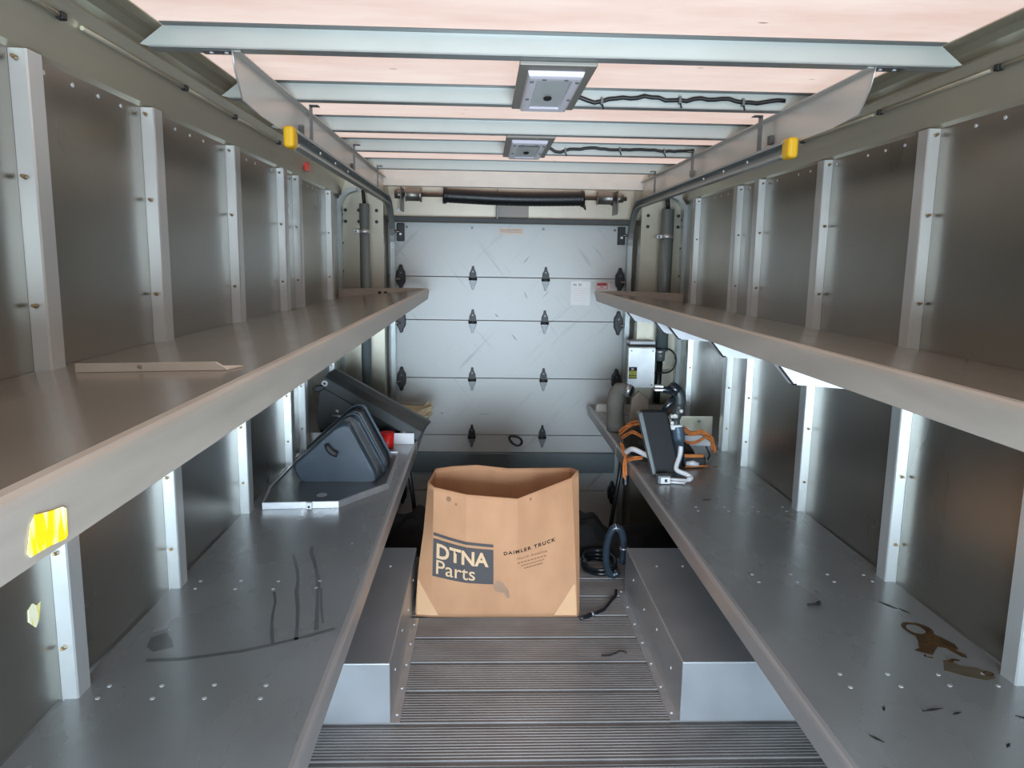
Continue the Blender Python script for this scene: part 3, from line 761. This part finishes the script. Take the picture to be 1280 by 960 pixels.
def block(name, u0, u1, v0, v1, mat, off):
    rows = [[fsurf(*logo_xz(u0+(u1-u0)*i/20, v0+(v1-v0)*j/6), off) for i in range(21)] for j in range(7)]
    return MB().sheet(rows).build(name, mat, bx)
block('logo_bar', .0, 1, -.155, -.075, M['logo'], .003)
lg = block('logo_block', 0, 1, 0, 1, M['logo'], .003)
lg['label'] = 'charcoal printed logo block'
def text_mesh(txt, mapper, name, mat, parent, bold=0., space=1.):
    cu = bpy.data.curves.new('t', 'FONT'); cu.body = txt; cu.size = 1; cu.offset = bold; cu.space_character = space; cu.resolution_u = 3
    ob = bpy.data.objects.new('t', cu); COL.objects.link(ob)
    dg = bpy.context.evaluated_depsgraph_get()
    me = bpy.data.meshes.new_from_object(ob.evaluated_get(dg))
    bpy.data.objects.remove(ob); bpy.data.curves.remove(cu)
    bm = bmesh.new(); bm.from_mesh(me); bmesh.ops.triangulate(bm, faces=bm.faces)
    bmesh.ops.subdivide_edges(bm, edges=[e for e in bm.edges if e.calc_length() > .25], cuts=2)
    xs = [v.co.x for v in bm.verts]; ys = [v.co.y for v in bm.verts]
    x0, x1, y0, y1 = min(xs), max(xs), min(ys), max(ys)
    off = Vector((0, 0, 0)); p = parent
    while p is not None: off += p.location; p = p.parent
    for v in bm.verts:
        v.co = Vector(mapper((v.co.x-x0)/(x1-x0), (v.co.y-y0)/(y1-y0)))-off
    bm.to_mesh(me); bm.free(); me.materials.clear(); me.materials.append(mat)
    o = bpy.data.objects.new(name, me); COL.objects.link(o); o.parent = parent
    return o
text_mesh('DTNA', lambda u, v: fsurf(*logo_xz(.06+.86*u, .50-.40*v), .0045), 'logo_lettering', M['logotext'], lg, .030)
text_mesh('Parts', lambda u, v: fsurf(*logo_xz(.06+.64*u, .92-.38*v), .0045), 'logo_lettering', M['logotext'], lg, .004)
def slant(x0, z0, x1, z1, h, arc=0.):
    return lambda u, v: fsurf(x0+(x1-x0)*u-.10*h*v, z0+(z1-z0)*u+h*v-arc*math.sin(PI*u), .0035)
text_mesh('DAIMLER TRUCK', slant(.103, .305, .338, .352, .016, .004), 'printed_line', M['inkbox'], bx, .026, 1.3)
text_mesh('North America', slant(.163, .282, .300, .307, .011), 'printed_line', M['inkfaint'], bx, .0, 1.1)
for (a, b, c, d) in ((.165, .264, .300, .288), (.182, .251, .290, .272), (.195, .238, .282, .255)):
    for k in range(9):
        u0, u1 = k/9, (k+.72)/9
        patch('fine_print', [(a+(c-a)*u0, b+(d-b)*u0+.005), (a+(c-a)*u1, b+(d-b)*u1+.005), (a+(c-a)*u1, b+(d-b)*u1), (a+(c-a)*u0, b+(d-b)*u0)], M['inkfaint'], bx, .003, 1, 1)
smear = [(.055, .155), (.075, .185), (.10, .175), (.125, .14), (.135, .10), (.12, .098), (.105, .125), (.07, .13)]
MB().add([fsurf(x, z, .0016) for x, z in smear], [tuple(range(len(smear)))]).build('smudge', surf('smudge_grey', (168, 134, 108), .8, 0, .15, 20), bx, label='grey smudge')
for (x, z, r) in ((-.145, .555, .012), (-.112, .535, .006), (.22, .555, .006), (.43, .03, .006)):
    MB().add([fsurf(x+r*math.cos(2*PI*i/10), z+r*math.sin(2*PI*i/10), .0016) for i in range(10)], [tuple(range(10))]).build('spot', M['inkfaint'], bx)
MB().ball((-.222, 3.345, .585), .004, .012, .011).build('hand_hole', M['dirt'], bx)
CL = surf('card_light', (220, 176, 134), .78, 0, .05, 9)
patch('dented_corner', [(-.286, .17), (-.282, .17), (-.190, .012), (-.288, .012)], CL, bx, .0025, 12, 8)
patch('dented_corner', [(.424, .15), (.432, .15), (.440, .012), (.335, .012)], CL, bx, .0025, 8, 8)

# ---------------------------------------------------------------- black tarp, hose, cable on the floor
def tarp():
    rnd = random.Random(3); nx, ny = 90, 16; rows = []
    def hgt(x):
        keys = [(-.66, .05), (-.50, .16), (-.36, .19), (-.24, .12), (.30, .12), (.52, .19), (.62, .17), (.74, .085), (.90, .125), (1.15, .085), (1.33, .03)]
        for (a, b), (c, d) in zip(keys, keys[1:]):
            if a <= x <= c: u = (x-a)/(c-a); u = u*u*(3-2*u); return b*(1-u)+d*u
        return .03
    for j in range(ny+1):
        v = j/ny; row = []
        for i in range(nx+1):
            x = -.66+1.99*i/nx
            b = 3.955+.012*math.sin(13*x)+.008*math.sin(29*x)
            y = b+v*(4.245-b)
            prof = math.sin(PI*min(1, v*1.35)/2)**.7 if v < .75 else 1-.55*((v-.75)/.25)**2
            z = hgt(x)*prof*(1+.16*math.sin(17*x+5*v)*math.cos(7*v*3+4*x)+.08*math.sin(37*x-6*v))
            row.append((x, y, .003+max(0, z) if 0 < j else .002))
        rows.append(row)
    return MB().sheet(rows, True)
tag(tarp().build('black_tarp', M['cloth']), 'crumpled black tarp lying across the floor behind the carton', 'tarp')
# coiled black hose
t = empty('coiled_hose', (.62, 3.78, 0), 'coil of black and blue-grey hose on the floor beside the carton', 'hose')
def coil(cx, cy, cz, rx, ry, n, rise, ph=0, tilt=0):
    pts = []
    for i in range(int(28*n)+1):
        a = ph+2*PI*i/28
        pts.append((cx+rx*math.cos(a), cy+ry*math.sin(a), cz+rise*i/28+tilt*math.cos(a)))
    return pts
MB().tube(coil(.625, 3.80, .013, .085, .12, 2.4, .022, 1.0), .011, 8).build('coil', M['hose'], t)
up = []
for i in range(29):
    a = 2*PI*i/28*.92-.5
    up.append((.680+.045*math.cos(a), 3.66-.02*math.sin(a), .155+.135*math.sin(a)))
MB().tube(up, .019, 10).build('upright_loop', M['hoseblue'], t, label='blue-grey glossy hose loop')
for k in (3, 10): 
    p = Vector(up[k]); q = Vector(up[k+1])
    MB().tube([p, p+(q-p)*.35], .0215, 10).build('tape_band', M['alu'], t)
t = empty('power_cable', (.58, 3.4, 0), 'thin black cable with a plug end trailing towards the carton corner', 'cable')
MB().tube([(.668, 3.52, .010), (.655, 3.46, .008), (.625, 3.41, .008), (.60, 3.36, .008), (.575, 3.315, .008), (.545, 3.29, .008), (.512, 3.262, .009)], .0075, 8).build('cord', M['hose'], t)
MB().tube([(.512, 3.262, .011), (.495, 3.248, .011), (.47, 3.232, .010), (.452, 3.220, .008)], [.010, .011, .009, .005], 8).build('plug', M['hose'], t)
MB().tube([(.516, 3.2645, .011), (.508, 3.2585, .011)], .0115, 8).build('ring', M['alu'], t)
t = tag(MB().tube([(.50, 2.90, .004), (.53, 2.905, .004), (.555, 2.915, .005), (.585, 2.93, .012), (.61, 2.925, .004)], .003, 6).build('wire_scrap', M['dirt']), 'short dark wire scrap on the ribbed floor before the wheel housing', 'wire')

# ---------------------------------------------------------------- things on the drip-marked shelf (left)
t = empty('metal_tray', (-.7, 3.5, ZL), 'flat dark plate with bright turned-up edges under the black plastic hood', 'tray')
HP = [(-.905, 3.075), (-.600, 3.100), (-.428, 3.365), (-.440, 3.950), (-.930, 3.90), (-.938, 3.30)]
MB().prism(HP, lambda p, a: (p[0], p[1], a), ZL+.0005, ZL+.022).build('plate', M['tray'], t)
rim = MB(); n = len(HP); rows = []
cxy = (sum(p[0] for p in HP)/n, sum(p[1] for p in HP)/n)
for i in range(n+1):
    p = HP[i % n]; d = Vector((p[0]-cxy[0], p[1]-cxy[1])).normalized()
    o_, i_ = (p[0]+d.x*.006, p[1]+d.y*.006), (p[0]-d.x*.006, p[1]-d.y*.006)
    rows.append([(o_[0], o_[1], ZL+.0005), (o_[0], o_[1], ZL+.028), (i_[0], i_[1], ZL+.028), (i_[0], i_[1], ZL+.0005)])
rim.sheet(rows, False, True); rim.build('rim', M['alu'], t)
c = MB().box(-.728, -.704, 3.068, 3.082, ZL+.001, ZL+.030).build('clip', M['white'], t, bevel=.002)
MB().disc((-.716, 3.068, ZL+.012), (0, -1, 0), .005, .002, 8).build('hole', M['dirt'], c)
MB().ball((-.69, 3.20, ZL+.0225), .022, .03, .001).build('scuff', M['alu'], t)
ZT = ZL+.0225
t = empty('plastic_hood', (-.65, 3.5, ZT), 'glossy blue-black plastic hood with sloping ribbed end, sitting on the plate', 'plastic hood')
FR = [(-.835, ZT), (-.868, .668), (-.660, .858), (-.625, .872), (-.600, .864), (-.485, .640), (-.478, ZT)]
def grow(P, k, dx_=0, dz=0):
    cx = sum(p[0] for p in P)/len(P); return [((p[0]-cx)*k+cx+dx_, (p[1]-ZT)*k+ZT+dz) for p in P]
def rounded(P, r=.02, n=4):
    out = []
    for i in range(len(P)):
        a, b, c_ = Vector(P[i-1]), Vector(P[i]), Vector(P[(i+1) % len(P)])
        d1 = (a-b); d2 = (c_-b); rr = min(r, d1.length*.45, d2.length*.45)
        p, q = b+d1.normalized()*rr, b+d2.normalized()*rr
        for k in range(n+1):
            u = k/n; out.append(tuple(p*(1-u)**2+b*2*u*(1-u)+q*u*u))
    return out
def loft(name, secs, mat, parent, caps=True):
    mb = MB(); rows = [[(p[0], y, p[1]) for p in rounded(P)] for P, y in secs]
    mb.sheet(rows, True, True)
    if caps:
        mb.add(rows[0], [tuple(range(len(rows[0])))]); mb.add(rows[-1], [tuple(range(len(rows[0])-1, -1, -1))])
    return mb.build(name, mat, parent)
loft('front_shell', [(grow(FR, .93), 3.398), (grow(FR, .975), 3.405), (FR, 3.425), (grow(FR, 1.02, .01), 3.50)], M['gunmetal'], t)
loft('groove', [(grow(FR, .97, .012), 3.50), (grow(FR, .97, .014), 3.535)], M['gundark'], t)
loft('middle_band', [(grow(FR, 1.0, .012), 3.535), (grow(FR, 1.035, .014), 3.545), (grow(FR, 1.04, .014), 3.70)], M['gunmetal'], t)
loft('rear_rim', [(grow(FR, 1.02, .014), 3.70), (grow(FR, 1.075, .014), 3.71), (grow(FR, 1.075, .014), 3.74), (grow(FR, 1.03, .014), 3.75)], M['gundark'], t)
for k, (g, y) in enumerate(((1.04, 3.545), (1.08, 3.712), (1.08, 3.738))):
    P = rounded(grow(FR, g, .014)); 
    path = [(p[0], y, p[1]) for p in P if p[1] > ZT+.03]
    i0 = min(range(len(path)), key=lambda i: path[i][2]+ (10 if path[i][0] > -.7 else 0))
    MB().tube(path, .002, 6).build('bright_edge', M['armblue'], t)
sl = [(-.705, 3.388, .772), (-.698, 3.386, .758), (-.688, 3.386, .742), (-.672, 3.387, .730), (-.655, 3.389, .724)]
MB().tube(sl, [.010, .014, .015, .016, .014], 10).build('slot', M['ink'], t, label='black slot in the front face')

# leaning black panel
t = empty('bumper_panel', (-.65, 4.45, ZL), 'long black textured panel leaning diagonally against the wall behind the plastic hood', 'panel')
A = Vector((-.905, 4.42, .905)); B = Vector((-.345, 4.36, .600)); ax = (B-A); Ln = ax.length; ax.normalize()
wv = Vector((.0, -1, 0)); wv = (wv-ax*wv.dot(ax)).normalized(); nv = ax.cross(wv).normalized()
if nv.z < 0: nv = -nv
def bp_(u, w, h): return tuple(A+ax*u*Ln+wv*w+nv*h)
rows = []
for i in range(13):
    u = i/12; k = 1
    sk = .20*(1-u)**.6*1+.03
    row = [bp_(u, -.13, .062), bp_(u, -.03, .072), bp_(u, .06, .060), bp_(u, .10, .030), bp_(u, .105, -.03), bp_(u, .09, -.032), bp_(u, .08, .02), bp_(u, -.02, .050), bp_(u, -.13, .045)]
    rows.append(row)
mb = MB().sheet(rows, False, True); mb.add(rows[0], [tuple(range(9))]); mb.add(rows[-1], [tuple(range(8, -1, -1))])
mb.build('face', M['panelblk'], t, bevel=.006)
sk = [(-.955, .70), (-.93, .86), (-.86, .85), (-.60, .72), (-.365, .592), (-.365, .574), (-.62, .574), (-.93, .574)]
MB().prism(sk, lambda p, a: (p[0], a, p[1]), 4.345, 4.358).build('skirt', M['black'], t)
MB().prism([(-.965, .865), (-.93, .85), (-.89, .875), (-.91, .895), (-.95, .89)], lambda p, a: (p[0], a, p[1]), 4.29, 4.32).build('hook', M['black'], t, bevel=.006)
w = MB().tube([bp_(.03, .1, .0), tuple(Vector(bp_(.03, .1, .0))+wv*.012)], .018, 14).build('washer', M['alu'], t)
MB().tube([tuple(Vector(bp_(.03, .1, .0))+wv*.006), tuple(Vector(bp_(.03, .1, .0))+wv*.014)], .007, 10).build('washer_hole', M['dirt'], w)
for p, q, r in (((-.825, 4.338, .735), (-.845, 4.338, .740), .010), ((-.79, 4.338, .700), (-.865, 4.338, .712), .009), ((-.76, 4.338, .704), (-.72, 4.338, .708), .010)):
    MB().tube([p, q], r, 8).build('fastener', M['alu'], t)
MB().tube([(-.795, 4.338, .70), (-.793, 4.338, .675)], .007, 8).build('fastener', M['greymetal'], t)
MB().tube([bp_(.83, .104, -.025), bp_(.89, .104, -.028)], .012, 8).build('fastener', M['alu'], t)
# red cap
t = empty('red_cap', (-.525, 4.13, ZL), 'small bright red plastic cup standing behind the plastic hood', 'cup')
MB().tube([(-.525, 4.13, ZL+.0005), (-.525, 4.13, ZL+.02), (-.525, 4.13, ZL+.084)], [.036, .037, .040], 18).build('cup', M['red'], t)
MB().tube([(-.525, 4.13, ZL+.084), (-.525, 4.13, ZL+.090)], [.042, .042], 18).build('rim', M['red'], t)
# crumpled cream paper bag
rnd = random.Random(4); rows = []
for j in range(7):
    v = j/6; row = []
    for i in range(18):
        a = 2*PI*i/18; r = 1+.12*rnd.uniform(-1, 1)
        row.append((-.455+.115*math.cos(a)*r, 5.04+.085*math.sin(a)*r, ZL+.0005+(.065+.02*math.sin(a*2+1)+.012*rnd.uniform(-1, 1))*v))
    rows.append(row)
row = [(-.455+.075*math.cos(2*PI*i/18), 5.04+.05*math.sin(2*PI*i/18), ZL+.04) for i in range(18)]; rows.append(row)
mb = MB().sheet(rows, False, True); mb.add(row, [tuple(range(18))])
pb = tag(mb.build('paper_bag', M['cream']), 'crumpled cream paper bag at the far end of the short shelf under the leaning panel', 'paper bag')

# ---------------------------------------------------------------- things on the oil-stained shelf (right)
t = empty('canvas_sleeve', (.83, 4.7, ZL), 'grey canvas sleeve standing bent over with a shiny metal ring at its mouth', 'sleeve')
rnd = random.Random(2)
path = [(.835, 4.62, ZL+.006), (.832, 4.62, .62), (.828, 4.62, .68), (.826, 4.62, .75), (.832, 4.61, .80), (.850, 4.60, .832), (.872, 4.59, .838), (.890, 4.58, .832)]
MB().tube(path, [.058, .058, .052, .056, .054, .050, .042, .038], 18).build('sleeve', M['olive'], t)
MB().tube([(.886, 4.581, .833), (.912, 4.568, .826)], [.040, .040], 18).build('ring', M['alu'], t)
MB().tube([(.905, 4.572, .828), (.915, 4.567, .8255)], [.031, .031], 16).build('mouth', M['dirt'], t)

# dark bag with orange handles
t = empty('tool_bag', (.87, 4.0, ZL), 'slumped black tool bag with orange rope handles and white piping', 'tool bag')
def pillow(cx, cy, rx, ry, h, seed, sk=0):
    rnd = random.Random(seed); ph = [rnd.uniform(0, 6) for _ in range(6)]; rows = []
    for j in range(13):
        v = j/12; row = []
        for i in range(30):
            a = 2*PI*i/30; c_, s_ = math.cos(a), math.sin(a)
            sq = 1/max(abs(c_), abs(s_))**.6
            r = math.sin(PI*min(v*.62, .5))*sq*.9 if v < .8 else (1+.02)*sq*.9
            zz = h*(1-v)**.8 if v < .8 else h*(1-v)**.8
            w = .12*math.sin(4*a+ph[0]+3*v)+.06*math.sin(9*a+ph[1])
            row.append((cx+rx*r*c_*(1+.2*w), cy+ry*r*s_*(1+.2*w), ZL+.001+zz*(1+w*.6*(1-v))+sk*(1-v)*c_))
        rows.append(row)
    return MB().sheet(rows, True, True)
pillow(.893, 4.12, .084, .27, .185, 3).build('bag_body', M['bag'], t)
pillow(1.07, 3.97, .080, .12, .10, 6).build('side_pocket', M['bag'], t)
MB().box(1.035, 1.155, 3.765, 3.80, ZL+.001, ZL+.055).build('strap_end', M['black'], t, bevel=.01)
MB().box(1.04, 1.14, 3.758, 3.768, ZL+.052, ZL+.070).build('yellow_stripe', M['orange'], t, bevel=.003)
MB().tube([(1.045, 3.752, ZL+.022), (1.08, 3.748, ZL+.026), (1.11, 3.75, ZL+.018)], [.012, .016, .012], 8).build('white_piping', M['white'], t)
MB().tube([(1.04, 3.745, ZL+.008), (1.08, 3.742, ZL+.010), (1.12, 3.748, ZL+.012), (1.165, 3.76, ZL+.008)], .006, 8).build('orange_cord', M['orange'], t)
def wob(pts, r, name, mat, n=8):
    if mat is not M['orange']: return MB().tube(pts, r, n).build(name, mat, t)
    mb = MB()                                  # a braided cord of three loose strands
    for k in range(3):
        q = []
        for i, p in enumerate(pts):
            a = i*.16+k*2*PI/3; q.append((p[0]+.55*r*math.cos(a), p[1]+.3*r*math.sin(a), p[2]+.55*r*math.sin(a)))
        mb.tube(q, r*.48, 6)
    return mb.build(name, mat, t)
def bez(P, n=16):
    out = []
    P = [Vector(p) for p in P]
    for i in range(len(P)-1):
        a, b = P[i], P[i+1]; m0 = (P[i+1]-P[max(i-1, 0)])*.5; m1 = (P[min(i+2, len(P)-1)]-P[i])*.5
        for k in range(n):
            u = k/n; h = (2*u**3-3*u*u+1, u**3-2*u*u+u, -2*u**3+3*u*u, u**3-u*u)
            out.append(tuple(a*h[0]+m0*h[1]+b*h[2]+m1*h[3]))
    out.append(tuple(P[-1])); return out
wob(bez([(.775, 4.15, .660), (.80, 4.08, .715), (.85, 4.0, .755), (.905, 3.96, .76), (.94, 3.92, .720), (.955, 3.88, .675)], 8), .015, 'handle', M['orange'])
wob(bez([(.775, 4.10, .640), (.81, 4.0, .700), (.86, 3.92, .690), (.90, 3.86, .675), (.94, 3.84, .655)], 8), .010, 'handle', M['orange'])
wob(bez([(.765, 3.93, .60), (.785, 3.84, .645), (.84, 3.78, .632), (.90, 3.74, .610), (.925, 3.72, .590)], 8), .014, 'white_piping', M['white'])
wob(bez([(.752, 3.98, .640), (.758, 3.90, .600), (.762, 3.86, .585), (.790, 3.82, .600), (.83, 3.80, .612)], 8), .011, 'orange_cord', M['orange'])
wob(bez([(.760, 3.87, .588), (.752, 3.85, .560), (.750, 3.845, .520), (.752, 3.84, .490)], 6), .014, 'orange_tail', M['orange'])
wob(bez([(.757, 3.85, .50), (.756, 3.845, .475), (.757, 3.84, .452)], 6), .017, 'black_tail', M['black'])
wob(bez([(1.06, 4.02, .66), (1.09, 4.0, .72), (1.13, 3.98, .70), (1.19, 3.96, .71), (1.235, 3.94, .67), (1.235, 3.93, .63)], 8), .014, 'handle', M['orange'])
wob(bez([(1.06, 3.98, .69), (1.09, 3.95, .66), (1.14, 3.94, .66), (1.20, 3.93, .69), (1.24, 3.93, .655), (1.245, 3.92, .61)], 8), .009, 'handle', M['orange'])
wob(bez([(1.20, 3.93, .64), (1.215, 3.91, .60), (1.20, 3.89, .578)], 8), .005, 'loop_wire', M['black'])

# truck mirror lying on end
t = empty('truck_mirror', (.88, 3.6, ZL), 'tall black mirror head with grey edge leaning on the tool bag, white tube arm below', 'mirror')
def lean(x, z): return 3.55+(z-ZL)*.35
P = [(.845, ZL+.022), (.968, ZL+.030), (.918, .872), (.905, .885), (.788, .885), (.776, .870)]
MB().prism(P, lambda p, a: (p[0], lean(*p)+a, p[1]), 0, .045).build('mirror_head', M['mirror'], t, bevel=.010, seg=3)
P = [(.832, ZL+.020), (.850, ZL+.020), (.790, .880), (.768, .872)]
MB().prism(P, lambda p, a: (p[0], lean(*p)+a, p[1]), -.006, .05).build('edge_frame', M['mirroredge'], t, bevel=.004)
MB().tube(bez([(.975, 3.60, .72), (.968, 3.585, .68), (.944, 3.55, .635), (.945, 3.53, .618), (.985, 3.50, .606), (1.000, 3.485, .595), (.985, 3.47, .590)], 6), .012, 8).build('bracket_tube', M['white'], t)
MB().tube([(.86, 3.50, ZL+.014), (.98, 3.47, ZL+.014)], .009, 8).build('bracket_bar', M['white'], t)
MB().tube([(.87, 3.475, ZL+.008), (.965, 3.455, ZL+.008)], .007, 8).build('bracket_bar', M['white'], t)
cl = MB().box(.835, .895, 3.455, 3.50, ZL+.001, ZL+.042).build('clamp', M['mirroredge'], t, bevel=.004)
MB().box(.848, .892, 3.452, 3.4555, ZL+.004, ZL+.034).build('tag', M['label'], cl, label='white printed tag')
MB().box(.866, .878, 3.4505, 3.4525, ZL+.012, ZL+.026).build('tag_mark', M['ink'], cl)

# folding grey arm
t = empty('folding_arm', (.95, 3.75, ZL), 'jointed grey metal arm standing behind the black mirror head', 'bracket arm')
MB().tube(bez([(1.0, 3.70, ZL+.013), (1.005, 3.695, .64), (1.0, 3.69, .72), (.99, 3.69, .79)], 6), [.022]*6+[.026]*6+[.032]*7, 12).build('lower_link', M['armblue'], t)
MB().tube(bez([(.985, 3.70, .79), (.985, 3.70, .84), (1.0, 3.71, .89), (.995, 3.71, .95), (.972, 3.72, .975)], 6), [.020]*5+[.026]*8+[.032]*12, 12).build('upper_link', M['armgrey'], t)
MB().tube([(.955, 3.705, .965), (.985, 3.715, .985)], .036, 10).build('elbow', M['gundark'], t)
MB().tube([(.975, 3.71, .975), (.93, 3.70, .972), (.888, 3.69, .985)], [.022, .017, .016], 12).build('tip_link', M['gundark'], t)
j = MB().box(.862, .905, 3.665, 3.70, .972, .985).build('tip_clamp', M['alu'], t, bevel=.003)
MB().box(.862, .905, 3.665, 3.70, .990, 1.003).build('clamp_jaw', M['alu'], t, bevel=.003)
for p in ((.968, 3.662, .845), (1.0, 3.668, .868), (.955, 3.66, .808)):
    MB().disc((p[0], p[1]+.02, p[2]), (0, -1, .2), .010, .022, 8).build('joint_bolt', M['steel'], t)
MB().box(.935, 1.012, 3.665, 3.690, .775, .800).build('joint_plate', M['label'], t, bevel=.004)
MB().box(.945, .99, 3.668, 3.690, .830, .858).build('joint_plate', M['steel'], t, bevel=.006)
MB().tube([(.98, 3.71, .93), (.945, 3.70, .905), (.915, 3.69, .865)], [.024, .018, .014], 10).build('side_link', M['gundark'], t)
t.location.y += .055
t = tag(MB().prism([(.88, ZL), (1.02, ZL), (1.0, .80), (.94, .845), (.90, .80)], lambda p, a: (p[0], a, max(p[1], ZL+.001)), 4.47, 4.50).build('card_wedge', surf('card_dull', (150, 138, 124), .8, 0, .1, 10), bevel=.006),
        'dull brown card wedge standing behind the folding arm', 'card')

# ---------------------------------------------------------------- light
W = bpy.data.worlds.new('sky'); scene.world = W; W.use_nodes = True
bg = W.node_tree.nodes['Background']; bg.inputs[0].default_value = (*lin((232, 238, 250)), 1); bg.inputs[1].default_value = 1.0
sun = bpy.data.lights.new('sun', 'SUN'); sun.energy = 1.6; sun.angle = .02; sun.color = (1, .975, .89)
so = bpy.data.objects.new('sun', sun); COL.objects.link(so); so.rotation_euler = (math.radians(14), math.radians(10), 0)
def area(name, loc, target, sx, sy, power, col):
    l = bpy.data.lights.new(name, 'AREA'); l.shape = 'RECTANGLE'; l.size = sx; l.size_y = sy; l.energy = power; l.color = col
    o = bpy.data.objects.new(name, l); COL.objects.link(o); o.location = loc
    o.rotation_euler = (Vector(target)-Vector(loc)).to_track_quat('-Z', 'Y').to_euler(); return o
area('cab_daylight', (.2, -1.7, .75), (.2, 3, .5), 1.9, 1.2, 225, (.68, .84, 1))

# ---------------------------------------------------------------- camera
yaw, pitch, roll = (math.radians(a) for a in (2.25252207, 9.114508, -0.89809045))
cy, sy, cp, sp = math.cos(yaw), math.sin(yaw), math.cos(pitch), math.sin(pitch)
f = Vector((sy*cp, cy*cp, -sp)); r = Vector((cy, -sy, 0)); d = f.cross(r)
cr, sr = math.cos(roll), math.sin(roll)
r2 = r*cr+d*sr; d2 = d*cr-r*sr
cam = bpy.data.cameras.new('camera'); cam.sensor_width = 36; cam.lens = 950.93/1280*36; cam.clip_start = .02
co = bpy.data.objects.new('camera', cam); COL.objects.link(co)
mt = Matrix((r2, -d2, -f)).transposed().to_4x4(); mt.translation = (0, 0, 1.6)
co.matrix_world = mt
scene.camera = co
scene.view_settings.view_transform = 'Standard'
scene.view_settings.exposure = 0.42
